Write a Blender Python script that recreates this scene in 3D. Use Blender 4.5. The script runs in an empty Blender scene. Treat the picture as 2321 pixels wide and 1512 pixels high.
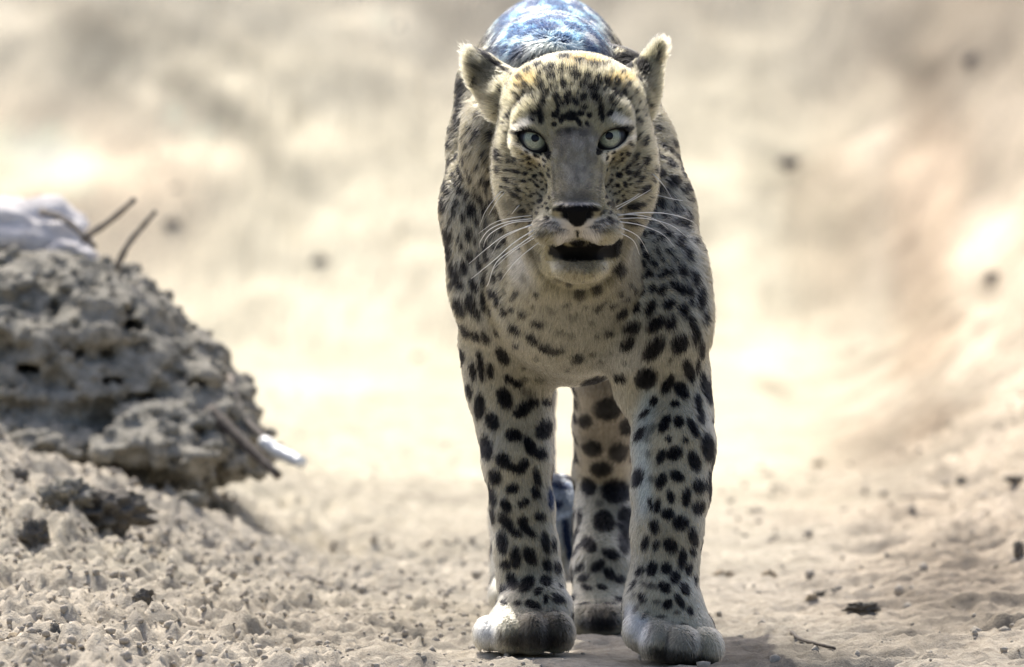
import bpy, math, random
import numpy as np
from mathutils import Vector
from mathutils.bvhtree import BVHTree

S = bpy.context.scene
C = S.collection
R = math.radians
random.seed(7)
rng = np.random.default_rng(11)

# ------------------------------------------------------------------ camera
DIST = 12.0                      # metres from the camera to the leopard's front paws
CAM_H = 0.584
PITCH = 0.0202
PXA = 0.00046 / 12.0             # radians per pixel of the 2321 px wide photograph
cam_d = bpy.data.cameras.new('camera')
cam = bpy.data.objects.new('camera', cam_d)
C.objects.link(cam)
cam.location = (0, -DIST, CAM_H)
cam.rotation_euler = (math.pi / 2 - PITCH, 0, 0)
cam_d.sensor_width = 36
cam_d.lens = 36 / (2321 * PXA)
cam_d.clip_start = 0.1
cam_d.clip_end = 2000
cam_d.dof.use_dof = True
cam_d.dof.focus_distance = 11.86
cam_d.dof.aperture_fstop = 11.0
S.camera = cam

# ------------------------------------------------------------------ light
SUN_EL, SUN_AZ = 51, 17          # the sun stands behind the leopard, a little to the left
world = bpy.data.worlds.new('World')
S.world = world
world.use_nodes = True
wn = world.node_tree
bg = wn.nodes['Background']
sky = wn.nodes.new('ShaderNodeTexSky')
sky.sky_type = 'NISHITA'
sky.sun_disc = False
sky.sun_elevation = R(SUN_EL)
sky.sun_rotation = R(-SUN_AZ)
sky.air_density = 0.85
sky.dust_density = 5.0
bg.inputs['Strength'].default_value = 0.15
wn.links.new(sky.outputs[0], bg.inputs[0])
sun_d = bpy.data.lights.new('sun', 'SUN')
sun_d.energy = 3.3
sun_d.angle = R(0.6)
sun_d.color = (1.0, 0.955, 0.87)
sun = bpy.data.objects.new('sun', sun_d)
C.objects.link(sun)
sdir = Vector((-math.sin(R(SUN_AZ)) * math.cos(R(SUN_EL)), math.cos(R(SUN_AZ)) * math.cos(R(SUN_EL)), math.sin(R(SUN_EL))))
sun.rotation_euler = sdir.to_track_quat('Z', 'Y').to_euler()
S.view_settings.view_transform = 'Standard'
S.view_settings.look = 'None'
S.view_settings.gamma = 1
S.view_settings.use_curve_mapping = False
S.view_settings.exposure = 0.55
S.render.engine = 'CYCLES'
S.cycles.max_bounces = 7
S.cycles.diffuse_bounces = 4
S.cycles.transmission_bounces = 5
S.cycles.use_denoising = True

# ------------------------------------------------------------------ helpers
def slope(py):                   # downward slope of the ray through photo row py
    return PITCH + (py - 756) * PXA

def W(px, py, Y):                # the point at depth Y on the ray through a photo pixel
    d = DIST + Y
    return np.array([(px - 1160.5) * PXA * d, Y, CAM_H - d * slope(py)])

def to_px(P):                    # world points -> photo pixels
    d = DIST + P[:, 1]
    return 1160.5 + P[:, 0] / (PXA * d), 756 + ((CAM_H - P[:, 2]) / d - PITCH) / PXA

def hash3(i, j, k, seed):
    h = (i.astype(np.uint32) * np.uint32(374761393) + j.astype(np.uint32) * np.uint32(668265263)
         + k.astype(np.uint32) * np.uint32(2147483647) + np.uint32(seed * 974634777 & 0xffffffff))
    h = (h ^ (h >> np.uint32(13))) * np.uint32(1274126177)
    h = h ^ (h >> np.uint32(16))
    return (h & np.uint32(0xffffff)).astype(np.float32) / np.float32(0xffffff)

def vnoise(x, y, z=None, seed=1):
    """smooth value noise, -1..1"""
    if z is None:
        z = np.zeros_like(x)
    xi, yi, zi = np.floor(x), np.floor(y), np.floor(z)
    fx, fy, fz = x - xi, y - yi, z - zi
    xi, yi, zi = xi.astype(np.int64), yi.astype(np.int64), zi.astype(np.int64)
    fx, fy, fz = [f * f * f * (f * (f * 6 - 15) + 10) for f in (fx, fy, fz)]
    r = 0
    for a in (0, 1):
        for b in (0, 1):
            for c in (0, 1):
                r = r + hash3(xi + a, yi + b, zi + c, seed) * (fx if a else 1 - fx) * (fy if b else 1 - fy) * (fz if c else 1 - fz)
    return r * 2 - 1

def fbm(x, y, z=None, octs=4, seed=1, gain=0.5):
    r, a, f = 0, 1.0, 1.0
    for o in range(octs):
        r = r + a * vnoise(x * f, y * f, None if z is None else z * f, seed + o * 17)
        a *= gain
        f *= 2.03
    return r

def sstep(a, b, x):
    t = np.clip((x - a) / (b - a), 0, 1)
    return t * t * (3 - 2 * t)

def tag(o, label=None, cat=None, group=None, kind=None):
    if label: o['label'] = label
    if cat: o['category'] = cat
    if group: o['group'] = group
    if kind: o['kind'] = kind
    return o

def mesh_obj(name, verts, faces, mat=None, parent=None, smooth=True, colors=None):
    me = bpy.data.meshes.new(name)
    verts = np.asarray(verts, dtype=np.float32)
    if isinstance(faces, np.ndarray):
        n = faces.shape[1]
        me.vertices.add(len(verts))
        me.vertices.foreach_set('co', verts.ravel())
        me.loops.add(faces.size)
        me.loops.foreach_set('vertex_index', faces.astype(np.int32).ravel())
        me.polygons.add(len(faces))
        me.polygons.foreach_set('loop_start', np.arange(0, faces.size, n, dtype=np.int32))
        me.update(calc_edges=True)
    else:
        me.from_pydata([tuple(map(float, v)) for v in verts], [], faces)
    me.polygons.foreach_set('use_smooth', np.full(len(me.polygons), smooth))
    if colors is not None:
        at = me.attributes.new('coat', 'FLOAT_COLOR', 'POINT')
        at.data.foreach_set('color', np.c_[colors, np.ones(len(colors))].astype(np.float32).ravel())
    o = bpy.data.objects.new(name, me)
    C.objects.link(o)
    if mat: me.materials.append(mat)
    if parent: o.parent = parent
    return o

def tube(pts, rads, sides=6):
    """a closed tapered tube along pts"""
    pts = [Vector(p) for p in pts]
    vs, fs = [], []
    for i, p in enumerate(pts):
        t = (pts[min(i + 1, len(pts) - 1)] - pts[max(i - 1, 0)]).normalized()
        u = t.cross(Vector((0.12, 0.3, 0.95))).normalized()
        v = t.cross(u)
        for k in range(sides):
            a = 2 * math.pi * k / sides
            vs.append(p + (u * math.cos(a) + v * math.sin(a)) * rads[i])
    for i in range(len(pts) - 1):
        for k in range(sides):
            a, b = i * sides + k, i * sides + (k + 1) % sides
            fs.append((a, b, b + sides, a + sides))
    fs.append(tuple(range(sides))[::-1])
    fs.append(tuple(range((len(pts) - 1) * sides, len(pts) * sides)))
    return vs, fs

def spline(pts, n):
    """Catmull-Rom through pts"""
    P = [np.array(p, float) for p in pts]
    P = [2 * P[0] - P[1]] + P + [2 * P[-1] - P[-2]]
    out = []
    m = len(P) - 3
    for s in range(n + 1):
        t = s / n * m
        i = min(int(t), m - 1)
        f = t - i
        a, b, c, d = P[i:i + 4]
        out.append(0.5 * (2 * b + (c - a) * f + (2 * a - 5 * b + 4 * c - d) * f * f + (3 * b - a - 3 * c + d) * f ** 3))
    return out

def surface_nets(F, xs, ys, zs):
    ins = F < 0
    u = ins.astype(np.uint8)
    s = np.zeros(tuple(n - 1 for n in F.shape), np.uint8)
    for a in (0, 1):
        for b in (0, 1):
            for c in (0, 1):
                s += u[a:u.shape[0] - 1 + a, b:u.shape[1] - 1 + b, c:u.shape[2] - 1 + c]
    I, J, K = np.nonzero((s > 0) & (s < 8))
    vid = np.full(s.shape, -1, np.int32)
    vid[I, J, K] = np.arange(len(I))
    acc = np.zeros((len(I), 3)); cnt = np.zeros(len(I))
    corners = [(a, b, c) for a in (0, 1) for b in (0, 1) for c in (0, 1)]
    for p in corners:
        for ax in range(3):
            if p[ax]: continue
            q = list(p); q[ax] = 1
            f0 = F[I + p[0], J + p[1], K + p[2]]; f1 = F[I + q[0], J + q[1], K + q[2]]
            m = (f0 < 0) != (f1 < 0)
            t = np.where(m, f0 / np.where(m, f0 - f1, 1), 0)
            P0 = np.stack([xs[I + p[0]], ys[J + p[1]], zs[K + p[2]]], 1)
            P1 = np.stack([xs[I + q[0]], ys[J + q[1]], zs[K + q[2]]], 1)
            acc[m] += (P0 + (P1 - P0) * t[:, None])[m]; cnt[m] += 1
    V = acc / cnt[:, None]
    quads = []
    for ax in range(3):
        sl0 = [slice(None)] * 3; sl1 = [slice(None)] * 3
        sl0[ax] = slice(0, -1); sl1[ax] = slice(1, None)
        ch = ins[tuple(sl0)] != ins[tuple(sl1)]
        E = np.stack(np.nonzero(ch), 1)
        b, c = (ax + 1) % 3, (ax + 2) % 3
        ok = (E[:, b] > 0) & (E[:, c] > 0) & (E[:, b] < F.shape[b] - 1) & (E[:, c] < F.shape[c] - 1)
        E = E[ok]
        def at(db, dc):
            Q = E.copy(); Q[:, b] += db; Q[:, c] += dc
            return vid[Q[:, 0], Q[:, 1], Q[:, 2]]
        q = np.stack([at(-1, -1), at(0, -1), at(0, 0), at(-1, 0)], 1)
        flip = ~ins[E[:, 0], E[:, 1], E[:, 2]]
        q[flip] = q[flip][:, ::-1]
        quads.append(q)
    return V, np.concatenate(quads)

def nt(mat):
    mat.use_nodes = True
    t = mat.node_tree
    return t, t.nodes, t.links, t.nodes['Principled BSDF']

def simple_mat(name, col, rough=0.6, spec=0.3, noise=None, bump=0.0, scale=60.0):
    m = bpy.data.materials.new(name)
    t, N, L, b = nt(m)
    b.inputs['Base Color'].default_value = (*col, 1)
    b.inputs['Roughness'].default_value = rough
    b.inputs['Specular IOR Level'].default_value = spec
    if noise or bump:
        tc = N.new('ShaderNodeTexCoord')
        nz = N.new('ShaderNodeTexNoise')
        nz.inputs['Scale'].default_value = scale
        nz.inputs['Detail'].default_value = 6
        L.new(tc.outputs['Object'], nz.inputs['Vector'])
        if noise:
            r = N.new('ShaderNodeValToRGB')
            r.color_ramp.elements[0].position = 0.32
            r.color_ramp.elements[1].position = 0.68
            r.color_ramp.elements[0].color = (*noise, 1)
            r.color_ramp.elements[1].color = (*col, 1)
            L.new(nz.outputs['Fac'], r.inputs['Fac'])
            L.new(r.outputs['Color'], b.inputs['Base Color'])
        if bump:
            bp = N.new('ShaderNodeBump')
            bp.inputs['Strength'].default_value = 0.7
            bp.inputs['Distance'].default_value = bump
            L.new(nz.outputs['Fac'], bp.inputs['Height'])
            L.new(bp.outputs['Normal'], b.inputs['Normal'])
    return m

def soil_mat(name, dark, light, use_attr=False, scale=35.0, bump=0.004):
    m = bpy.data.materials.new(name)
    t, N, L, b = nt(m)
    b.inputs['Roughness'].default_value = 0.95
    b.inputs['Specular IOR Level'].default_value = 0.1
    tc = N.new('ShaderNodeTexCoord')
    n1 = N.new('ShaderNodeTexNoise'); n1.inputs['Scale'].default_value = scale; n1.inputs['Detail'].default_value = 8; n1.inputs['Roughness'].default_value = 0.65
    n2 = N.new('ShaderNodeTexNoise'); n2.inputs['Scale'].default_value = scale * 7; n2.inputs['Detail'].default_value = 4
    L.new(tc.outputs['Object'], n1.inputs['Vector']); L.new(tc.outputs['Object'], n2.inputs['Vector'])
    rmp = N.new('ShaderNodeValToRGB')
    rmp.color_ramp.elements[0].position = 0.36; rmp.color_ramp.elements[0].color = (*dark, 1)
    rmp.color_ramp.elements[1].position = 0.62; rmp.color_ramp.elements[1].color = (*light, 1)
    mx = N.new('ShaderNodeMath'); mx.operation = 'MULTIPLY_ADD'; mx.inputs[1].default_value = 0.35
    L.new(n2.outputs['Fac'], mx.inputs[0])
    sc = N.new('ShaderNodeMath'); sc.operation = 'MULTIPLY'; sc.inputs[1].default_value = 0.65
    L.new(n1.outputs['Fac'], sc.inputs[0]); L.new(sc.outputs[0], mx.inputs[2])
    L.new(mx.outputs[0], rmp.inputs['Fac'])
    if use_attr:
        at = N.new('ShaderNodeAttribute'); at.attribute_name = 'coat'
        mul = N.new('ShaderNodeMix'); mul.data_type = 'RGBA'; mul.blend_type = 'MULTIPLY'; mul.inputs['Factor'].default_value = 1
        L.new(at.outputs['Color'], mul.inputs['A']); L.new(rmp.outputs['Color'], mul.inputs['B'])
        L.new(mul.outputs['Result'], b.inputs['Base Color'])
    else:
        L.new(rmp.outputs['Color'], b.inputs['Base Color'])
    bp = N.new('ShaderNodeBump'); bp.inputs['Strength'].default_value = 0.8; bp.inputs['Distance'].default_value = bump
    L.new(mx.outputs[0], bp.inputs['Height']); L.new(bp.outputs['Normal'], b.inputs['Normal'])
    return m

# ------------------------------------------------------------------ terrain
def seg_grow(start, end, step, g, cap):
    out, p, d = [], start, step
    sgn = 1 if end > start else -1
    while (p - end) * sgn < 0:
        d = min(d * g, cap)
        p += sgn * d
        out.append(p)
    return out

def height(X, Y):
    """height of the ground; the bank behind is part of it"""
    d = DIST + Y
    # left bank: climbs leftwards and backwards
    left = sstep(-0.16, -0.62, X / d * 12) * (0.03 + 0.155 * sstep(0.0, 3.0, Y)) * (1 - 0.6 * sstep(6, 14, Y))
    right = sstep(0.30, 1.0, X / d * 12) * (0.02 + 0.20 * sstep(0.3, 4, Y) + 0.9 * sstep(2.5, 12, Y))
    far = sstep(2, 10, Y) * 0.0
    ramp = np.clip(Y - 13.5 + 0.8 * fbm(X * 0.35, Y * 0.3, octs=2, seed=5), 0, None)
    bank = 0.52 * ramp * ramp / (ramp + 1.0)
    bank = np.where(bank > 4.5, 4.5 + (bank - 4.5) * 0.06, bank)
    h = left + right + far + bank
    side = 0.35 + 0.7 * sstep(0.12, -0.35, X) + 0.35 * sstep(0.4, 0.9, X)
    nearpaw = 1 - 0.75 * np.exp(-(((X - 0.09) / 0.2) ** 2 + ((Y - 0.1) / 0.22) ** 2))
    lump = 0.013 * fbm(X * 5, Y * 3.5, octs=2, seed=21)
    med = 0.013 * fbm(X * 21, Y * 15, octs=2, seed=31)
    ridg = fbm(X * 58, Y * 36, octs=3, seed=41, gain=0.75)
    fine = 0.0070 * np.where(ridg > 0, ridg, ridg * 1.5)
    fade = 1 - 0.5 * sstep(3, 8, Y)
    h = h + side * nearpaw * (lump + med * fade + fine * fade)
    h = h + 0.10 * sstep(12, 16, Y) * fbm(X * 1.3, Y * 1.3, octs=4, seed=51)
    h = h + sstep(0.28, 0.5, X / d * 12) * sstep(1, 3, Y) * (0.016 * fbm(X * 14, Y * 7, octs=3, seed=63, gain=.6))
    # streaky wind and drag lines on the right
    h = h + sstep(0.15, 0.45, X / d * 12) * 0.014 * (1 - .3 * sstep(4, 9, Y)) * fbm(X * 7 + Y * 2, Y * 26, octs=2, seed=61)
    return h

xs = np.arange(-0.72, 0.7201, 0.0048)
xs = np.array(list(reversed(seg_grow(-0.72, -160, 0.0048, 1.05, 30))) + list(xs) + seg_grow(0.72, 160, 0.0048, 1.05, 30))
ys = np.arange(-1.1, 2.2, 0.0075)
ys = np.array(list(reversed(seg_grow(-1.1, -60, 0.0075, 1.08, 12))) + list(ys) + seg_grow(2.2, 13, 0.0075, 1.014, 0.034)
              + seg_grow(13, 20, 0.06, 1.0, 0.06) + seg_grow(20, 420, 0.08, 1.05, 40))
GX, GY = np.meshgrid(xs, ys)
GZ = height(GX.ravel(), GY.ravel())
GP = np.c_[GX.ravel(), GY.ravel(), GZ]
nx, ny = len(xs), len(ys)
ii = (np.arange(ny - 1)[:, None] * nx + np.arange(nx - 1)[None, :]).ravel()
gq = np.stack([ii, ii + 1, ii + nx + 1, ii + nx], 1)

def ground_z(x, y):
    return float(height(np.array([float(x)]), np.array([float(y)]))[0])

# soil colour: trampled grey-brown dirt nearby, fine pale sand beyond, stained earth on the bank
X, Y = GP[:, 0], GP[:, 1]
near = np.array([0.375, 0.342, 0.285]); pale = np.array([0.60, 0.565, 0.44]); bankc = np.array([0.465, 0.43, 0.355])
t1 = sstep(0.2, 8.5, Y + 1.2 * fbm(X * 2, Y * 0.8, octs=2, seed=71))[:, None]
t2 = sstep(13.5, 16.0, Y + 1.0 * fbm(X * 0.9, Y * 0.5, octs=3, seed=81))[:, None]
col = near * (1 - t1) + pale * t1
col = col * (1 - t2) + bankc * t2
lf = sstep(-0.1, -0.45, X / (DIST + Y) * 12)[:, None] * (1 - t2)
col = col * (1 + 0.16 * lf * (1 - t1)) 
rf = sstep(0.22, 0.46, X / (DIST + Y) * 12 + .05 * fbm(X * 3, Y * 1.5, octs=2, seed=75)) * sstep(.3, 2.5, Y) * sstep(-1, 0, Y)
tan_ = np.array([.47, .405, .32]) * (1 + .2 * fbm(X * 4, Y * 2.2, octs=4, seed=76, gain=.65))[:, None]
col = col * (1 - .8 * rf[:, None]) + tan_ * .8 * rf[:, None]
pxs, pys = to_px(GP)
stains_and_shade = [  # darker or paler earth, some ground shade painted in: place in the picture, half sizes, slant, strength
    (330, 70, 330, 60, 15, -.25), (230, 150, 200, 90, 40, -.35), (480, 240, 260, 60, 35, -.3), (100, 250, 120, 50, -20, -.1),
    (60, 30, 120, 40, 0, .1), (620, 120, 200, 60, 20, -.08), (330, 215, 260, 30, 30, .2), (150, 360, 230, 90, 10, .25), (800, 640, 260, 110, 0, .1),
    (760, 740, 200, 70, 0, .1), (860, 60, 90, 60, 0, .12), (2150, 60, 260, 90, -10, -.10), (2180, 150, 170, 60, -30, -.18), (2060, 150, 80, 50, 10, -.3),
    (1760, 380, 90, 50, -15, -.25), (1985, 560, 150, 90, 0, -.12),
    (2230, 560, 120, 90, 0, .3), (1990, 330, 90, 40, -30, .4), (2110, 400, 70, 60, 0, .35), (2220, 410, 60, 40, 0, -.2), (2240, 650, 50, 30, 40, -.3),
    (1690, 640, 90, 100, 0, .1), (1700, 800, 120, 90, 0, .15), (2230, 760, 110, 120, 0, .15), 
    (1750, 880, 60, 20, 20, -.3), (2090, 960, 150, 60, -10, -.16), (2030, 1040, 160, 50, 10, -.16), (1960, 1110, 190, 40, -6, -.16), (720, 880, 200, 60, 0, .2),  # the streaks at the right carry the shade of the ground relief
    (1750, 1500, 240, 60, 4, -.3), (250, 1500, 300, 50, 0, -.05), (2150, 1330, 200, 120, -10, -.18), (90, 1490, 70, 60, 0, -.3)]  # shade right of the paws and in the corner hollow, painted dark
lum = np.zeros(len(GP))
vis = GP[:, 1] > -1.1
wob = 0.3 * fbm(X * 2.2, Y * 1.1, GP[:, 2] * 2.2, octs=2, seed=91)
for (sx, sy, rx, ry, an, st) in stains_and_shade:
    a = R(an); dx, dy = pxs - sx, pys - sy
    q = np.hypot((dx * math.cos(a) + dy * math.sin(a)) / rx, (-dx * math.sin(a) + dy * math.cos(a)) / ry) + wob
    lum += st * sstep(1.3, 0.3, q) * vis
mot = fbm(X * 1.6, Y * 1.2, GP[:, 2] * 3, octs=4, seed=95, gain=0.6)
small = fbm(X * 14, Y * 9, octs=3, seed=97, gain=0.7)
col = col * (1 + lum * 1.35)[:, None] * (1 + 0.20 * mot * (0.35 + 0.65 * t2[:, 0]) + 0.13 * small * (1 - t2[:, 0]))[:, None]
lf_ = np.where(X < .25, 1.0, -1.0)
acr = .60 * X * lf_ + .8 * GP[:, 2]; alo = .8 * X * lf_ - .6 * GP[:, 2]
col = col * (1 + .24 * t2[:, 0] * fbm(acr * 6.5 + 3 * lf_, alo * 1.5, octs=3, seed=131, gain=.55))[:, None]
peach = sstep(1000, 250, pxs) * sstep(120, 420, pys) * t2[:, 0]
col = col * (1 + peach[:, None] * (np.array([1.40, 1.17, 1.05]) - 1))
brown = np.zeros(len(GP))
for (sx, sy, rx, ry, an, st) in [(1885, 520, 75, 210, 0, .55), (2095, 640, 70, 420, 0, .75), (1985, 450, 150, 60, 0, .4), (2010, 1000, 200, 90, 0, .45), (1700, 850, 90, 30, 0, .3), (2200, 1300, 260, 110, 0, .3), (1860, 1130, 200, 50, 0, .25)]:
    q = np.hypot((pxs - sx) / rx, (pys - sy) / ry) + 2.2 * wob
    brown = np.maximum(brown, .75 * st * sstep(1.7, 0.2, q) * vis)
col = col * (1 - brown[:, None] * (1 - np.array([.72, .62, .55])))
col = np.clip(col, 0.03, 0.72)
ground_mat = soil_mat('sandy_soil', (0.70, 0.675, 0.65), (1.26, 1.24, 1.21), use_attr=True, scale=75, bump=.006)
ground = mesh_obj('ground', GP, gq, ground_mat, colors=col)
tag(ground, kind='structure')
ground['label'] = 'pale sandy track with a bank of bare earth behind it'

def on_ground(px, py, dz=0.0):
    """where the ray through a photo pixel meets the ground"""
    d = 11.7
    p = W(px, py, d - DIST)
    while d < 60:
        q = W(px, py, d - DIST)
        if q[2] <= ground_z(q[0], q[1]) + dz:
            return q
        d += 0.02 if d < 16 else 0.05
    return p

# ------------------------------------------------------------------ clod shapes (ico based)
def ico(sub=1):
    import bmesh
    bm = bmesh.new()
    bmesh.ops.create_icosphere(bm, subdivisions=sub, radius=1)
    v = np.array([x.co[:] for x in bm.verts]); f = np.array([[y.index for y in x.verts] for x in bm.faces])
    bm.free()
    return v, f
ICO1, ICO3, ICO4 = ico(1), ico(3), ico(4)

def lump_mesh(ic, size, rough, freq, seed, flat=0.0):
    v, f = ic
    n = fbm(v[:, 0] * freq + seed, v[:, 1] * freq, v[:, 2] * freq, octs=4, seed=int(seed * 3) + 5, gain=0.55)
    n2 = fbm(v[:, 0] * freq * 3.1, v[:, 1] * freq * 3.1 + seed, v[:, 2] * freq * 3.1, octs=3, seed=int(seed) + 9)
    r = 1 + rough * n + rough * 0.35 * n2
    return v * r[:, None] * np.array(size), f

soil_dark = soil_mat('shaded_clod_soil', (0.075, 0.068, 0.06), (0.20, 0.185, 0.16), scale=60)  # soil colour darkened to carry the shade on the clods
soil_grey = soil_mat('grey_mound_soil', (0.13, 0.122, 0.10), (0.43, 0.405, 0.345), scale=60, bump=0.008)
soil_tan = soil_mat('tan_clod_soil', (0.24, 0.19, 0.13), (0.42, 0.35, 0.25), scale=50)
stone_pale = soil_mat('pale_stone', (0.50, 0.47, 0.46), (0.74, 0.71, 0.69), scale=14, bump=0.003)
stone_dark = soil_mat('dark_stone', (0.06, 0.055, 0.06), (0.12, 0.11, 0.11), scale=30, bump=0.003)
bark = simple_mat('dry_twig_bark', (0.14, 0.12, 0.10), 0.8, 0.2, noise=(0.06, 0.05, 0.045), bump=0.001, scale=120)
bark_grey = simple_mat('weathered_grey_wood', (0.24, 0.215, 0.19), 0.8, 0.2, noise=(0.14, 0.12, 0.10), bump=0.001, scale=90)

# ------------------------------------------------------------------ the mound at the left
MY = 3.0
def mp(px, py, dy=0.0):
    return W(px, py, MY + dy)
mx_ = np.arange(-1.15, -0.2, 0.0062); my_ = np.arange(MY - 0.45, MY + 0.75, 0.009); mz_ = np.arange(0.0, 0.62, 0.0062)
MX, MYY, MZ = [a.astype(np.float32) for a in np.meshgrid(mx_, my_, mz_, indexing='ij')]
F = np.full(MX.shape, 1.0, np.float32)
mprims = [  # centre pixel, depth offset, radii (m)
    (60, 860, .1, .18, .30, .155), (200, 860, .1, .15, .28, .135), (350, 920, .08, .10, .22, .085), (-150, 820, .2, .22, .32, .145),
    (450, 905, .05, .052, .16, .062), (60, 735, .15, .13, .20, .08), (170, 745, .15, .10, .18, .082), (270, 790, .15, .09, .18, .075),
    (130, 960, .0, .19, .22, .06), (390, 965, .0, .10, .18, .055), (-50, 1000, .0, .3, .24, .08), (280, 970, .0, .13, .2, .055), (330, 1030, -.05, .11, .24, .035), (100, 1040, -.05, .22, .28, .045)]
for (px, py, dy, a, b, c) in mprims:
    o = mp(px, py, dy)
    k0 = np.sqrt(((MX - o[0]) / a) ** 2 + ((MYY - o[1]) / b) ** 2 + ((MZ - o[2]) / c) ** 2)
    dd = (k0 - 1) * min(a, b, c)
    h = np.clip(0.5 + 0.5 * (F - dd) / 0.03, 0, 1)
    F = F * (1 - h) + dd * h - 0.03 * h * (1 - h)
n1 = fbm(MX * 15, MYY * 11, MZ * 19, octs=2, seed=101, gain=0.6)
n2 = fbm(MX * 42, MYY * 26, MZ * 52, octs=2, seed=111, gain=0.7)
F = F - 0.018 * n1 + 0.5 * 0.018 * np.abs(n1) - 0.0075 * np.where(n2 < -0.3, (n2 + 0.3) * 2.4 - .2, n2 * 0.8)
for (px, py, dy, a, b, c) in [(105, 640, -.06, .020, .10, .014), (225, 695, -.06, .026, .10, .016), (290, 745, -.08, .020, .10, .015), (165, 800, -.14, .018, .08, .010), (370, 700, -.02, .012, .07, .016),
                              (490, 800, -.05, .018, .09, .012), (240, 800, -.15, .010, .08, .008), (60, 835, -.18, .020, .08, .010), (250, 865, -.17, .022, .07, .010), (300, 900, -.17, .03, .08, .008), (450, 870, -.1, .018, .07, .009), (30, 990, -.2, .03, .09, .012),
                              (120, 700, -.1, .008, .08, .012)]:
    o = mp(px, py, dy)
    k0 = np.sqrt(((MX - o[0]) / a) ** 2 + ((MYY - o[1]) / b) ** 2 + ((MZ - o[2]) / c) ** 2) + 0.3 * n2 + 0.45 * n1
    F = np.maximum(F, -(k0 - 1) * min(a, c))
V, Q = surface_nets(F, mx_, my_, mz_)
mound = mesh_obj('dirt_mound', V, Q, soil_grey)
mr = np.random.default_rng(9)
pick = V[mr.choice(np.nonzero(V[:, 1] < MY + .35)[0], 5000)]
csz = .0015 + .009 * mr.random(len(pick)) ** 4
cj = (1 + .35 * (mr.random((len(pick), 12, 1)) - .5) * 2) * (.7 + .5 * mr.random((len(pick), 1, 3)))
i1 = ico(1)
cvv = i1[0][None] * cj * csz[:, None, None] + pick[:, None, :]
cr = mesh_obj('soil_crumbs', cvv.reshape(-1, 3), (i1[1][None] + (np.arange(len(pick)) * 12)[:, None, None]).reshape(-1, 3), soil_grey, mound)
tag(cr, kind='stuff')
tag(mound, 'crumbly grey heap of dug earth with dark hollows at the left edge', 'dirt mound')

def stick(name, pts, r0, r1, mat, label, cat='stick', group=None, n=10, parent=None):
    pp = spline(pts, n)
    m = len(pp) - 1
    rads = [(r0 + (r1 - r0) * i / m) * (1 + 0.14 * math.sin(i * 2.3 + r0 * 9e3)) for i in range(m + 1)]
    v, f = tube(pp, rads, 8)
    o = mesh_obj(name, v, f, mat, parent)
    if label: tag(o, label, cat, group)
    return o

stick('stick', [mp(185, 545, .1), mp(205, 530, .1), mp(250, 500, .08), mp(305, 452, .05)], .0052, .0036, bark_grey, 'long bare stick poking up to the right from the top of the earth mound', group='sticks in the earth mound')
stick('stick', [mp(262, 610, .1), mp(290, 555, .1), mp(322, 515, .1), mp(354, 478, .1)], .0046, .003, bark_grey, 'shorter bare stick right of the long one, sunk in the top of the earth mound', group='sticks in the earth mound')
stick('stick', [mp(95, 480, .2), mp(150, 500, .15), mp(215, 560, .1)], .005, .004, bark_grey, 'thin stick lying behind the pale stone on the earth mound', group='sticks in the earth mound')
stick('stick', [mp(475, 930, -.18), mp(520, 972, -.22), mp(575, 1025, -.27), mp(630, 1078, -.32)], .009, .0062, bark, 'dark stick slanting down out of the right foot of the earth mound', group='sticks in the earth mound', n=14)
stick('root', [mp(520, 855, -.02), mp(545, 935, -.1), mp(590, 985, -.16), mp(625, 1012, -.2)], .005, .0045, bark_grey, 'thin grey root hanging down the right side of the earth mound', 'root')
pipe_mat = simple_mat('pale_cut_wood', (0.78, 0.80, 0.80), 0.35, 0.5)
stick('cut_branch', [mp(596, 1000, -.2), mp(625, 1022, -.22), mp(655, 1036, -.24), mp(684, 1050, -.26)], .0095, .0075, pipe_mat, 'short white peeled piece of branch beside the tip of the dark stick', 'branch')
for (px, py, dy, sz, seed, mat, lab) in [
    (20, 540, .25, (.105, .09, .055), 2.2, stone_pale, 'big white sunlit stone on top of the earth mound at the left edge'),
    (150, 585, .2, (.045, .06, .026), 4.1, stone_pale, 'smaller white stone on the mound, just right of the big white one'),
    (96, 462, .6, (.014, .014, .011), 6.3, stone_dark, 'small dark stone above the big white stone at the left edge')]:
    v, f = lump_mesh(ICO4, sz, .22, 1.6, seed)
    o = mesh_obj('stone', v, f, mat)
    o.location = mp(px, py, dy)
    tag(o, lab, 'stone')

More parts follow.
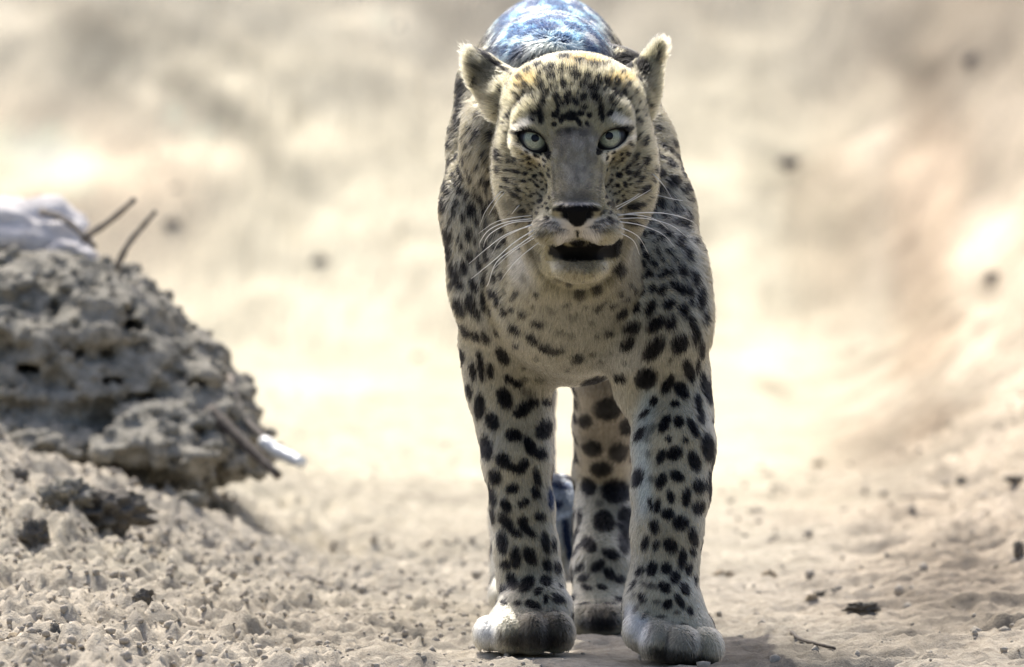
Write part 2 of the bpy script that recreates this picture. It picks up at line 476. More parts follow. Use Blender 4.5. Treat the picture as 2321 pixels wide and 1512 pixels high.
# ------------------------------------------------------------------ clods and stones lying about
clods = [  # picture position, half width, half height in photo pixels, material, label
    (225, 1150, 95, 50, soil_dark, 'large dark clod of earth between the mound and the lower left corner'),
    (150, 1120, 60, 40, soil_grey, 'grey clod of earth leaning on the left of the large dark clod'),
    (78, 1210, 32, 36, soil_dark, 'dark knobbly clod near the left edge, below the large dark clod'),
    (35, 1075, 30, 18, soil_dark, 'flat dark clod at the left edge under the foot of the mound'),
    (125, 1475, 42, 48, soil_dark, 'dark clod of earth in the lower left corner, right of the tan one'),
    (45, 1475, 55, 38, soil_tan, 'tan clod of earth right in the lower left corner'),
    (325, 1350, 20, 16, soil_dark, 'small dark clod alone in the middle of the crumbly ground at lower left'),
    (375, 1252, 14, 10, soil_dark, 'tiny round clod on the pale patch below the mound'),
    (450, 1285, 12, 10, soil_dark, 'tiny clod right of the pale patch at lower left'),
    (430, 1130, 34, 16, soil_grey, 'low grey clod in front of the right foot of the mound'),
    (490, 1150, 34, 14, soil_grey, 'low grey clod just right of another one in front of the mound'),
    (1855, 1052, 14, 10, soil_tan, 'small brown clod on the sand to the right of the leopard'),
    (2310, 1245, 12, 20, soil_dark, 'dark clod cut by the right edge of the picture'),
    (1955, 1375, 34, 11, soil_dark, 'flat dark clod on the streaky ground at lower right'),
    (1890, 1345, 36, 8, soil_dark, 'long flat dark clod up left of the one at lower right'),
    (1840, 1355, 12, 9, soil_tan, 'small brown clod in the middle of the ground right of the leopard'),
    (1745, 1302, 14, 9, soil_tan, 'small brown clod right of the standing front paw'),
    (1640, 1302, 22, 9, soil_tan, 'brown clod close beside the leopard at the right'),
    (2180, 1090, 10, 14, soil_dark, 'dark upright clod near the right edge'),
    (2300, 1085, 22, 8, soil_dark, 'dark flat clod near the right edge, level with the upright one'),
]
for i, (px, py, hw, hh, mat, lab) in enumerate(clods):
    g = on_ground(px, py + hh * 0.8)
    sc = PXA * (DIST + g[1])
    v, f = lump_mesh(ICO4 if hw > 30 else ICO3, (hw * sc, max(hw, hh) * sc * .8, hh * sc), .5, 2.8, 1.3 + i * 1.7)
    o = mesh_obj('clod', v, f, mat)
    o.location = (g[0], g[1] + hw * sc * .4, g[2] + hh * sc * .55)
    tag(o, lab, 'clod')

far_stones = [(400, 440, 16, 'faint grey stone on the bank above its darker neighbour, left of the leopard'), (390, 518, 20, 'darkest round stone on the bank, right of the two bare sticks'),
              (660, 488, 17, 'grey stone on the bank midway between the sticks and the leopard'), (722, 602, 19, 'grey stone lowest on the bank, left of the leopard'),
              (350, 355, 10, 'small stone high on the bank above the two bare sticks'), (905, 70, 14, 'small stone at the top of the bank, left of the leopard'),
              (948, 818, 13, 'small stone at the foot of the bank, close by the left shoulder of the leopard'), (2210, 150, 24, 'dark stone at upper right on the bank'),
              (2255, 640, 22, 'dark stone on the bank near the right edge'), (1790, 378, 22, 'brownish stone on the bank right of the ear'),
              (1010, 1018, 8, 'small stone on the pale sand left of the standing foreleg'), (718, 966, 8, 'small stone on the pale sand right of the mound'),
              (1800, 840, 12, 'small blue grey stone on the sand right of the leopard')]
for i, (px, py, hw, lab) in enumerate(far_stones):
    g = on_ground(px, py)
    sc = PXA * (DIST + g[1])
    v, f = lump_mesh(ICO3, (hw * sc, hw * sc * .9, hw * sc * .85), .25, 1.5, 2.7 + i * 1.3)
    o = mesh_obj('stone', v, f, stone_dark)
    o.location = (g[0], g[1], g[2] + hw * sc * .3)
    tag(o, lab, 'stone', 'stones on the bank and the sand')

def gpt(px, py, lift=.003):
    g = on_ground(px, py)
    return (g[0], g[1], g[2] + lift)
stick('twig', [gpt(1795, 1440), gpt(1815, 1456), gpt(1850, 1466), gpt(1893, 1477)], .0022, .0016, bark, 'thin dark curved twig on the ground right of the nearest paw', 'twig')
stick('twig', [gpt(700, 1318), gpt(760, 1332), gpt(830, 1340), gpt(905, 1336)], .0012, .0008, bark_grey, 'long faint dry stem on the sand left of the paws', 'twig')
stick('twig', [gpt(1010, 1236), gpt(1050, 1240), gpt(1085, 1250)], .0014, .0009, bark_grey, 'short dry stem on the sand left of the standing foreleg', 'twig')
stick('twig', [gpt(545, 1360), gpt(560, 1345), gpt(585, 1330)], .0014, .0008, bark, 'small forked-looking twig on the crumbly ground at lower left', 'twig')
stick('twig', [gpt(190, 1255), gpt(192, 1235, .01), gpt(205, 1225, .014)], .0014, .0008, bark, 'short twig standing up beside the dark clod at lower left', 'twig')
stick('twig', [gpt(2040, 1135), gpt(2100, 1128), gpt(2160, 1132)], .0018, .001, bark_grey, 'dry stem lying across the streaks at the right', 'twig')

# loose crumbs of soil: uncountable
v0, f0 = ICO1
def crumbs(name, n, sampler, mat, label, smin, smax, seed):
    r = np.random.default_rng(seed)
    VV, FF = [], []
    pts = sampler(r, n)
    sz = smin + (smax - smin) * r.random(len(pts)) ** 3.2
    jit = 1 + 0.28 * (r.random((len(pts), len(v0), 1)) - .5) * 2
    asp = 0.7 + 0.5 * r.random((len(pts), 1, 3))
    ang = r.random(len(pts)) * 6.28
    vv = v0[None] * jit * asp * sz[:, None, None]
    ca, sa = np.cos(ang)[:, None], np.sin(ang)[:, None]
    vx = vv[:, :, 0] * ca - vv[:, :, 1] * sa; vy = vv[:, :, 0] * sa + vv[:, :, 1] * ca
    vv = np.stack([vx, vy, vv[:, :, 2]], 2)
    z = height(pts[:, 0], pts[:, 1])
    vv += np.stack([pts[:, 0], pts[:, 1], z + sz * .25], 1)[:, None, :]
    ff = f0[None] + (np.arange(len(pts)) * len(v0))[:, None, None]
    o = mesh_obj(name, vv.reshape(-1, 3), ff.reshape(-1, 3), mat, smooth=True)
    tag(o, label, None, None, 'stuff')
    return o
def samp_left(r, n):
    p = np.c_[-0.75 + r.random(n) ** 1.0 * 0.85, -1.0 + r.random(n) ** 1.15 * 4.2]
    keep = r.random(n) < np.clip(0.25 - p[:, 0] * 1.6, .06, 1)
    return p[keep]
def samp_right(r, n):
    p = np.c_[-0.1 + r.random(n) * 0.95, -0.8 + r.random(n) ** 1.2 * 7]
    keep = (r.random(n) < np.clip(-0.02 + p[:, 0] * 1.3, .03, 1))
    return p[keep]
soil_crumb = soil_mat('crumb_soil', (0.35, 0.315, 0.26), (0.50, 0.45, 0.38), scale=60)
crumbs('soil_crumbs', 11000, samp_left, soil_crumb, 'loose crumbs of dry soil scattered over the left of the track', .0015, .0062, 3)
crumbs('soil_grit', 3500, samp_right, soil_crumb, 'loose grit scattered over the right of the track', .0015, .0075, 4)

# ================================================================== the leopard
leopard = bpy.data.objects.new('leopard', None)
leopard.location = (0.06, 0.4, 0)
C.objects.link(leopard)
tag(leopard, 'spotted leopard walking straight towards the viewer with its mouth slightly open', 'leopard')
bpy.context.view_layer.update()
def adopt(o, parent=None):
    p = parent or leopard
    o.parent = p
    o.matrix_parent_inverse = p.matrix_world.inverted()
    return o

def axis(a, b, n, g=None):
    return list(np.arange(a, b, n))
gx = np.array(axis(-.115, -.075, .005) + axis(-.075, .19, .0023) + axis(.19, .262, .0045))
gy = np.array(axis(-.31, .0, .0024) + axis(.0, .30, .0042) + axis(.30, 1.5, .007))
gz = np.array(axis(-.012, .06, .003) + axis(.06, .37, .0042) + axis(.37, .66, .0024) + axis(.66, .735, .0035))
F = np.full((len(gx), len(gy), len(gz)), 1.0, np.float32)

def box(lo, hi):
    i = [np.searchsorted(g, l) for g, l in zip((gx, gy, gz), lo)]
    j = [np.searchsorted(g, h) for g, h in zip((gx, gy, gz), hi)]
    sl = tuple(slice(max(a, 0), b) for a, b in zip(i, j))
    x = gx[sl[0]][:, None, None].astype(np.float32); y = gy[sl[1]][None, :, None].astype(np.float32); z = gz[sl[2]][None, None, :].astype(np.float32)
    return sl, x, y, z

def smin(sl, d, k):
    f = F[sl]
    h = np.clip(0.5 + 0.5 * (f - d) / k, 0, 1)
    F[sl] = f * (1 - h) + d * h - k * h * (1 - h)

def smax_cut(sl, d, k):          # subtract the solid d<0
    f = F[sl]; g = -d
    h = np.clip(0.5 - 0.5 * (f - g) / k, 0, 1)
    F[sl] = f * (1 - h) + g * h + k * h * (1 - h)

def frame(u, v=None):
    """rows: orthonormal axes; u long axis, v a second axis"""
    u = np.array(u, float); u /= np.linalg.norm(u)
    v = np.array(v if v is not None else (0, 0, 1), float)
    v = v - u * v.dot(u); v /= np.linalg.norm(v)
    return np.array([u, v, np.cross(u, v)])

def ell_d(c, r, M, x, y, z):
    dx, dy, dz = x - c[0], y - c[1], z - c[2]
    q = [(M[i][0] * dx + M[i][1] * dy + M[i][2] * dz) for i in range(3)]
    k0 = np.sqrt(sum((q[i] / r[i]) ** 2 for i in range(3)))
    k1 = np.sqrt(sum((q[i] / r[i] ** 2) ** 2 for i in range(3))) + 1e-6
    return k0 * (k0 - 1) / k1

I3 = np.eye(3)
def ell(c, r, k=.02, M=I3, cut=False):
    c = np.array(c); m = max(r) + 2.5 * k + .006
    sl, x, y, z = box(c - m, c + m)
    d = ell_d(c, r, M, x, y, z)
    (smax_cut if cut else smin)(sl, d.astype(np.float32), k)

def cone(a, b, ra, rb, k=.02, sx=1.0):
    """tapered capsule; sx squeezes it sideways"""
    a = np.array(a, float); b = np.array(b, float)
    m = max(ra, rb) * max(1, sx) + 2.5 * k + .006
    sl, x, y, z = box(np.minimum(a, b) - m, np.maximum(a, b) + m)
    ab = b - a
    dx, dy, dz = x - a[0], y - a[1], z - a[2]
    t = np.clip((dx * ab[0] + dy * ab[1] + dz * ab[2]) / ab.dot(ab), 0, 1)
    d = np.sqrt(((dx - ab[0] * t) / sx) ** 2 + (dy - ab[1] * t) ** 2 + (dz - ab[2] * t) ** 2) - (ra + (rb - ra) * t)
    smin(sl, d.astype(np.float32), k)

def chain(pts, k=.02, sx=1.0):
    for p, q in zip(pts[:-1], pts[1:]):
        cone(W(*p[:3]), W(*q[:3]), p[3], q[3], k, sx)

# trunk
ell(W(1296, 560, .20), (.116, .17, .145), .022)
ell(W(1285, 470, .42), (.108, .26, .145), .022)
ell(W(1262, 345, .68), (.098, .24, .140), .022)
ell(W(1248, 275, .90), (.090, .18, .140), .022)
ell(W(1245, 160, .22), (.066, .15, .060), .03)
ell(W(1245, 158, .50), (.070, .22, .062), .03)
ell(W(1243, 172, .85), (.078, .18, .066), .03)
cone(W(1305, 300, -.03), W(1295, 470, .16), .068, .105, .03)
ell(W(1300, 660, .10), (.080, .07, .083), .03)           # breast
cone(W(1308, 560, -.115), W(1300, 650, .06), .042, .078, .03)   # throat
ell(W(1300, 395, .01), (.076, .06, .095), .03)
# shoulders
chain([(1110, 190, .24, .033), (1124, 330, .20, .044), (1138, 470, .15, .058), (1152, 640, .16, .055), (1156, 790, .22, .046), (1152, 880, .22, .041)], .024)
chain([(1392, 190, .28, .038), (1430, 330, .20, .040), (1450, 480, .13, .051), (1472, 620, .08, .054), (1484, 720, .07, .054), (1492, 860, .09, .047)], .024)
# forelegs
LF = [(1152, 870, .225, .041), (1166, 960, .215, .0365), (1172, 1040, .20, .0335), (1184, 1150, .195, .0300), (1192, 1240, .19, .0305), (1202, 1310, .19, .0315), (1208, 1385, .18, .032)]
chain(LF, .012)
RF = [(1506, 850, .10, .047), (1522, 930, .08, .0395), (1527, 1010, .05, .0400), (1521, 1110, .035, .0375), (1512, 1200, .02, .0340), (1509, 1270, .015, .0310), (1502, 1330, .01, .0325), (1505, 1385, .0, .035)]
chain(RF, .012)
# front paws: four toes each, the left one turned outwards
def paw(toes, pad, k=.009):
    ell(*pad, k=.014)
    for (px, py, Y, rx, ry, rz) in toes:
        ell(W(px, py, Y), (rx, ry, rz), k)
paw([(1112, 1438, .115, .0175, .032, .0190), (1154, 1440, .09, .0190, .036, .0215), (1206, 1440, .085, .0195, .037, .0220), (1262, 1436, .10, .0185, .034, .0220)],
    (W(1195, 1418, .15), (.042, .055, .028)))
ell(W(1215, 1385, .16), (.038, .04, .032), .014)
paw([(1452, 1430, -.045, .0180, .034, .0200), (1490, 1456, -.075, .0185, .036, .0215), (1545, 1468, -.085, .0205, .038, .0220), (1600, 1470, -.065, .0180, .034, .0215)],
    (W(1520, 1430, -.01), (.045, .055, .032)))
ell(W(1500, 1375, -.01), (.038, .04, .034), .014)
# hind legs
HR = [(1340, 520, .86, .085), (1368, 700, .78, .056), (1370, 850, .66, .0325), (1370, 960, .74, .0310), (1369, 1070, .84, .0310), (1369, 1180, .80, .0300), (1366, 1290, .73, .0305), (1362, 1370, .70, .0310)]
chain(HR, .012)
paw([(1318, 1408, .645, .0150, .030, .018), (1350, 1412, .63, .0155, .032, .019), (1384, 1412, .63, .0155, .032, .019), (1412, 1406, .645, .0145, .030, .018)],
    (W(1364, 1395, .69), (.035, .05, .026)))
HL = [(1180, 480, .92, .082), (1172, 700, .96, .050), (1172, 850, .95, .033), (1176, 960, 1.03, .031), (1180, 1060, 1.14, .031), (1180, 1170, 1.12, .031), (1180, 1290, 1.07, .032)]
chain(HL, .012)
paw([(1145, 1350, 1.0, .0155, .030, .018), (1172, 1352, .985, .0155, .032, .019), (1202, 1352, .985, .0155, .032, .019), (1228, 1350, 1.0, .0150, .030, .018)],
    (W(1186, 1342, 1.05), (.036, .05, .026)))
# tail, hanging and curling up at its end
T = spline([W(1240, 230, 1.05), W(1228, 380, 1.18), W(1215, 620, 1.27), W(1205, 880, 1.30), W(1205, 1060, 1.30), W(1212, 1180, 1.26), W(1224, 1215, 1.18),
            W(1236, 1160, 1.10), W(1258, 1118, 1.04), W(1282, 1150, 1.00), W(1287, 1215, .98), W(1284, 1280, .97)], 36)
for i in range(36):
    ra = .030 - .012 * min(i / 20, 1); rb = .030 - .012 * min((i + 1) / 20, 1)
    cone(T[i], T[i + 1], ra, rb, .01)

# head
HB = -.02
ell(W(1300, 278, -.085), (.070, .095, .064), .018)         # skull
ell(W(1300, 222, -.09), (.062, .07, .037), .018)
ell(W(1300, 305, -.125), (.062, .058, .044), .018)        # forehead and orbits
ell(W(1214, 385, -.09), (.038, .062, .048), .025)          # cheeks
ell(W(1394, 380, -.09), (.038, .062, .048), .025)
ell(W(1226, 415, -.145), (.022, .032, .034), .016)
ell(W(1384, 411, -.145), (.022, .032, .034), .016)
ell(W(1222, 462, -.11), (.030, .05, .036), .025)
ell(W(1392, 458, -.11), (.030, .05, .036), .025)
cone(W(1299, 275, -.155), W(1303, 370, -.188), .0260, .0275, .016, sx=1.06)   # bridge of the nose
cone(W(1303, 370, -.188), W(1308, 450, -.222), .0275, .0235, .010, sx=1.10)
ell(W(1308, 500, -.182), (.045, .06, .034), .018)         # muzzle
ell(W(1258, 519, -.222), (.0230, .026, .0180), .008)      # whisker pads
ell(W(1357, 517, -.222), (.0220, .026, .0180), .008)
ell(W(1307, 476, -.243), (.0262, .014, .0090), .005)      # nose leather
ell(W(1308, 492, -.243), (.0165, .011, .0130), .005)
ell(W(1314, 606, -.172), (.026, .036, .0120), .016)       # lower jaw and chin
ell(W(1314, 607, -.178), (.0205, .016, .0088), .014)
ell(W(1310, 555, -.11), (.038, .06, .036), .025)
# brows
ell(W(1222, 272, -.158), (.024, .018, .011), .012, frame((1, 0, .1)))
ell(W(1372, 266, -.158), (.024, .018, .011), .012, frame((1, 0, -.1)))
EYES = [((1210, 320), -.166, 30, (1208, 323)), ((1384, 314), -.166, -26, (1388, 317))]
eye_c = []
for (ex, ey), Y, ang, ap in EYES:
    c = W(ex, ey, Y); eye_c.append(c)
    ell(c, (.0225, .0225, .0225), .010)
# carve: eye openings
def lens(cpx, ang, a, b, x, z, Y):
    c = W(cpx[0], cpx[1], Y)
    t = R(ang)
    u = (x - c[0]) * math.cos(t) - (z - c[2]) * math.sin(t)
    v = (x - c[0]) * math.sin(t) + (z - c[2]) * math.cos(t)
    Rr = (a * a + b * b) / (2 * b); off = Rr - b
    return np.maximum(np.sqrt(u * u + (v + off) ** 2), np.sqrt(u * u + (v - off) ** 2)) - Rr
for ((ex, ey), Y, ang, ap), c in zip(EYES, eye_c):
    sl, x, y, z = box(c - .04, c + .04)
    d = np.maximum(lens(ap, ang, .0176, .0092, x, z, Y - .02), (y - (c[1] + .003)))
    smax_cut(sl, d.astype(np.float32), .002)
# mouth: a shallow cavity between lip and chin
ell(W(1316, 571, -.220), (.0350, .030, .0125), .004, cut=True)
ell(W(1277, 570, -.215), (.0190, .026, .0105), .003, cut=True)
ell(W(1354, 572, -.215), (.0190, .026, .0105), .003, cut=True)
ell(W(1311, 556, -.237), (.0180, .022, .0105), .004, cut=True)
ell(W(1360, 570, -.206), (.0260, .028, .0115), .004, frame((1, 0, .15)), cut=True)
ell(W(1308, 532, -.247), (.0016, .012, .0090), .003, cut=True)     # philtrum
for sx_, px in ((-1, 1276), (1, 1341)):                             # nostrils
    ell(W(px, 480, -.251), (.0060, .008, .0028), .002, frame((1, 0, -.5 * sx_)), cut=True)
# ears: left one shows its hair-filled cup, right one is turned back
def ear(base, tip, Y, hw, nrm, th, cup, seedY=.0):
    b = W(base[0], base[1], Y); t = W(tip[0], tip[1], Y + seedY)
    u = t - b; L = np.linalg.norm(u) / 2
    M = frame(u, nrm)              # rows: long, normal, side
    c = (b + t) / 2
    ell(c, (L, th, hw), .008, M)
    if cup:
        nn = M[1]
        ell(c + nn * th * 1.25 + u * .02, (L * .72, th * 1.1, hw * .68), .004, M, cut=True)
    return c, L, M
def ear3(parts, nrm):
    first = None
    for (x0, y0, x1, y1, ln, th, hw, Y) in parts:
        u = W(x1, y1, Y) - W(x0, y0, Y)
        M = frame(u, nrm)
        c = W(x0, y0, Y)
        if first is None: first = (c, ln, M)
        ell(c, (ln, th, hw), .007, M)
    return first
EL = ear3([(1114, 184, 1075, 140, .028, .0085, .019, -.035), (1142, 208, 1090, 160, .026, .011, .018, -.04), (1094, 164, 1064, 126, .021, .006, .014, -.03),
           (1076, 138, 1062, 118, .014, .005, .0075, -.028)], (-.40, -.88, .25))
ell(W(1162, 222, -.05), (.026, .03, .022), .02)
EAR_R = ear3([(1466, 165, 1486, 120, .024, .008, .0125, -.045), (1452, 190, 1476, 145, .022, .011, .0135, -.05), (1484, 130, 1498, 98, .017, .0055, .0080, -.043),
              (1494, 106, 1501, 90, .009, .004, .005, -.042)], (-.35, -.93, .1))
ell(W(1436, 215, -.05), (.022, .03, .024), .02)
# neck ruff to left of the head, behind the ear
ell(W(1125, 320, .10), (.036, .07, .06), .02)

# skin follows the ground line
sl, x, y, z = box((-1, -1, -1), (1, 2, .03))
gz0 = height(np.repeat(gx, len(gy)), np.tile(gy, len(gx))).reshape(len(gx), len(gy), 1)
smax_cut(sl, (z - gz0 - .0005).astype(np.float32), .004)

bv, bq = surface_nets(F, gx, gy, gz)
del F
# relax the grid facets a little
def neighbours_mean(V, Q, it=2):
    for _ in range(it):
        acc = np.zeros_like(V); cnt = np.zeros(len(V))
        for a, b in ((0, 1), (1, 2), (2, 3), (3, 0)):
            for p, q in ((a, b), (b, a)):
                for c in range(3):
                    acc[:, c] += np.bincount(Q[:, p], V[Q[:, q], c], len(V))
                cnt += np.bincount(Q[:, p], minlength=len(V))
        V = V * .5 + .5 * acc / np.maximum(cnt, 1)[:, None]
    return V
bv = neighbours_mean(bv, bq, 1)

tri = np.concatenate([bq[:, [0, 1, 2]], bq[:, [0, 2, 3]]])
fn = np.cross(bv[tri[:, 1]] - bv[tri[:, 0]], bv[tri[:, 2]] - bv[tri[:, 0]])
area = np.linalg.norm(fn, axis=1) / 2
vn = np.zeros_like(bv)
for k in range(3):
    for c in range(3):
        vn[:, c] += np.bincount(tri[:, k], fn[:, c], len(bv))
vn /= np.linalg.norm(vn, axis=1)[:, None] + 1e-12
bvh = BVHTree.FromPolygons(bv.tolist(), bq.tolist())
camp = Vector((0, -DIST, CAM_H))
def hit(px, py):
    tgt = Vector(W(px, py, 0.0))
    h = bvh.ray_cast(camp, (tgt - camp).normalized())
    return h
def hit_near(px, py):
    for st in range(0, 11):
        x = px + (1300 - px) / max(abs(1300 - px), 1) * st * 3
        h = hit(x, py)
        if h[0] is not None:
            return h
    return None

# ------------------------------------------------ coat marks, painted shade and highlights read off the animal: x, y, half length, half width, slant
BLK = (.016, .017, .024)
marks = []   # (px,py,rx,ry,ang,color,opacity,soft)
def add(org, fac, items, color=BLK, op=1.0, soft=.22, grow=1.0):
    for it in items:
        it = tuple(it) + (0,) * (5 - len(it)) if len(it) < 5 else it
        gw = grow * (1.16 if color == BLK else 1)
        marks.append((org[0] + it[0] / fac, org[1] + it[1] / fac, it[2] * gw / fac, it[3] * gw / fac, it[4], color, op, soft))

WHT = (.80, .765, .66)
# pale and grey areas of the face first
add((1100, 200), 3.287, [(675, 690, 290, 150, 88)], (.38, .355, .30), .72, .75)
add((0, 0), 1, [(1300, 312, 52, 22, 0), (1270, 330, 14, 26, 10), (1338, 330, 14, 26, -10)], (.20, .19, .17), .55, .6)
add((0, 0), 1, [(1306, 446, 46, 14, 0)], (.19, .19, .19), .6, .6)
add((0, 0), 1, [(1255, 405, 48, 4, 86), (1362, 408, 48, 4, 94)], (.12, .12, .12), .5, .6)
add((0, 0), 1, [(1312, 392, 26, 34, 0)], (.44, .44, .42), .45, .7)
add((1100, 200), 3.287, [(675, 390, 110, 90, 0)], (.30, .29, .26), .6, .6)
add((1100, 200), 3.287, [(400, 760, 150, 50, 88), (930, 740, 150, 50, 92)], (.47, .45, .40), .4, .6)
add((1100, 200), 3.287, [(285, 262, 85, 30, -28), (300, 465, 140, 18, 35), (425, 540, 42, 42, 0), (1000, 228, 95, 32, 24), (1025, 415, 110, 24, -36), (905, 510, 52, 46, -30)], WHT, .9, .5)
add((1100, 200), 3.287, [(560, 1030, 140, 62, 10), (810, 1030, 130, 62, -12), (600, 1110, 90, 50, -10), (790, 1100, 80, 50, 10), ], (.66, .64, .60), .9, .35)
add((1100, 200), 3.287, [(690, 1320, 180, 55, 0)], (.37, .365, .33), .7, .6)
add((980, 0), 3.627, [(760, 640, 110, 90, 0), (1240, 500, 160, 40, 0), (1560, 640, 150, 40, 0)], (.46, .35, .17), .85, .5)
add((980, 0), 3.627, [(400, 520, 190, 90, 35)], (.33, .32, .26), .8, .5)
add((980, 0), 3.627, [(1750, 360, 90, 60, -60), ], (.66, .65, .60), .9, .4)
add((980, 0), 3.627, [(1740, 640, 90, 110, 0)], (.34, .32, .26), .8, .5)
add((980, 0), 3.627, [(420, 640, 150, 70, 60)], (.24, .23, .19), .6, .6)
add((1020, 780), 3.627, [(1600, 620, 230, 75, 100), (1560, 980, 200, 75, 95), (1600, 1240, 150, 60, 95)], (.54, .64, .68), .55, .8)  # bluish sunlit streak down the right foreleg, painted into the coat
add((1020, 1112), 3.627, [(290, 1170, 130, 90, 80), (1560, 1150, 130, 110, 60), (1000, 690, 110, 50, 80), (1480, 1020, 90, 60, 80)], (.66, .68, .70), .8, .5)  # rim light on the left edges of the paws, painted pale
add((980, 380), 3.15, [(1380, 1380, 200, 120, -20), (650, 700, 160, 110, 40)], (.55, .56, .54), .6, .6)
# shoulder and breast, left of the chin
add((980, 450), 3.781, [(95, 60, 60, 28, 90), (185, 110, 40, 18, 85), (335, 95, 62, 36, 100), (380, 190, 40, 22, 110), (135, 310, 60, 48, 70), (130, 450, 85, 36, 90), (310, 305, 55, 28, 90),
    (375, 350, 24, 16, 90), (255, 410, 30, 15, 80), (410, 290, 24, 14, -20), (465, 390, 50, 28, -70), (528, 300, 26, 18, 0), (600, 270, 34, 20, -30), (695, 265, 30, 16, -30), (625, 360, 36, 22, -20),
    (560, 400, 40, 26, 0), (480, 500, 44, 26, 65), (405, 560, 44, 24, 80), (320, 500, 50, 28, 70), (275, 590, 60, 28, 80), (190, 620, 75, 45, 75), (230, 730, 60, 38, 50), (360, 730, 60, 35, 60),
    (450, 700, 45, 25, 90), (535, 680, 45, 26, 80), (605, 655, 34, 20, 80), (670, 710, 26, 18, 0), (560, 560, 40, 20, 60), (635, 490, 36, 22, 40), (750, 790, 36, 22, -45), (705, 845, 28, 16, -20),
    (915, 785, 28, 22, 90), (800, 415, 30, 18, -30), (510, 810, 40, 28, 60), (555, 860, 65, 24, 80), (440, 880, 75, 24, 85), (330, 890, 70, 42, 80), (235, 925, 80, 50, 70),
    (380, 980, 55, 32, 60), (500, 965, 36, 15, 90), (620, 970, 34, 28, 30), (695, 945, 24, 20, 0), (775, 985, 36, 26, 20), (905, 1070, 56, 28, 10), (568, 1140, 34, 28, 0), (700, 1120, 52, 30, 30),
    (290, 1130, 60, 42, 70), (370, 1175, 50, 34, 30), (460, 1180, 62, 36, 75), (720, 1250, 28, 24, 0), (600, 1330, 85, 38, 60), (860, 1200, 60, 36, 35), (950, 1280, 40, 30, 40), (255, 1345, 60, 38, 90),
    (405, 1360, 60, 20, 80), (345, 1460, 60, 25, 90), (425, 1450, 60, 20, 85), (495, 1470, 50, 22, 90)], op=.94)
add((980, 450), 3.781, [(880, 490, 60, 34, 50), (675, 600, 30, 20, 0), (750, 570, 30, 20, 0), (625, 785, 30, 26, 0), (825, 660, 40, 30, 0), (835, 850, 26, 18, 0), (865, 930, 24, 16, 0), (550, 1085, 26, 16, 0), (750, 1150, 30, 20, 0)], op=.5, soft=.5)
# breast centre
add((980, 380), 3.15, [(975, 830, 22, 22, 0), (1050, 885, 34, 28, 0), (1165, 850, 34, 34, 0), (960, 955, 30, 24, 0), (1180, 995, 34, 24, -50), (1220, 940, 30, 24, -30), (1250, 1175, 30, 24, 0),
    (1040, 1365, 46, 34, -40), (840, 1300, 60, 30, 30), (915, 1300, 30, 22, 0), (1320, 720, 60, 30, -20)], op=.8, soft=.35)
add((980, 380), 3.15, [(850, 1010, 26, 26, 0), (1000, 1060, 34, 20, 0), (910, 1170, 34, 20, 0), (985, 1190, 34, 24, 0), (820, 830, 30, 24, 0), (900, 800, 60, 16, 0), (1240, 800, 50, 22, -20)], op=.42, soft=.5)
# right shoulder
add((1380, 480), 3.781, [(660, 115, 50, 26, 80), (575, 80, 30, 20, 0), (512, 180, 32, 24, 60), (612, 250, 65, 28, 100), (520, 340, 26, 20, 40), (265, 285, 42, 36, 90), (322, 378, 32, 26, 90),
    (418, 338, 26, 18, 90), (235, 408, 24, 18, 0), (388, 443, 28, 24, 0), (345, 535, 36, 24, -45), (238, 558, 26, 22, -60), (465, 528, 48, 26, -45), (530, 510, 32, 22, -60), (628, 500, 58, 30, 85),
    (735, 565, 65, 30, 75), (680, 360, 60, 25, 70), (570, 405, 24, 18, 45), (145, 600, 22, 18, 0), (70, 668, 26, 20, 90), (188, 660, 32, 22, 90), (122, 722, 30, 20, -30), (278, 675, 52, 28, -75),
    (378, 658, 34, 26, -60), (455, 668, 48, 30, -65), (565, 630, 42, 32, 60), (622, 665, 46, 30, 60), (690, 672, 55, 30, 80), (790, 740, 95, 32, -82), (515, 795, 52, 38, -35), (705, 775, 26, 16, 90),
    (355, 825, 66, 30, -60), (232, 830, 50, 28, -70), (645, 850, 62, 34, 80), (38, 795, 34, 20, -30), (105, 865, 56, 42, -20), (828, 900, 60, 25, 90), (720, 960, 70, 28, 70), (745, 1060, 80, 28, 95),
    (198, 1000, 78, 36, -15), (400, 965, 82, 48, -40), (530, 955, 62, 42, -70), (160, 1130, 66, 40, -35), (385, 1175, 112, 62, -50), (608, 1132, 82, 62, -60), (790, 1180, 80, 25, 85),
    (690, 1365, 95, 36, 70), (765, 1330, 60, 18, 90), (320, 1430, 90, 76, -40), (510, 1465, 70, 34, -50), (610, 1490, 45, 30, 0), (820, 1450, 70, 28, 70), (95, 1430, 48, 26, 15), (15, 1035, 26, 20, 0),
    (375, 180, 20, 14, 0), (455, 140, 24, 18, 0), (400, 250, 24, 14, 0)], op=.97)
add((1380, 480), 3.781, [(72, 495, 60, 38, -10), (530, 1265, 45, 14, -50)], op=.55, soft=.5)
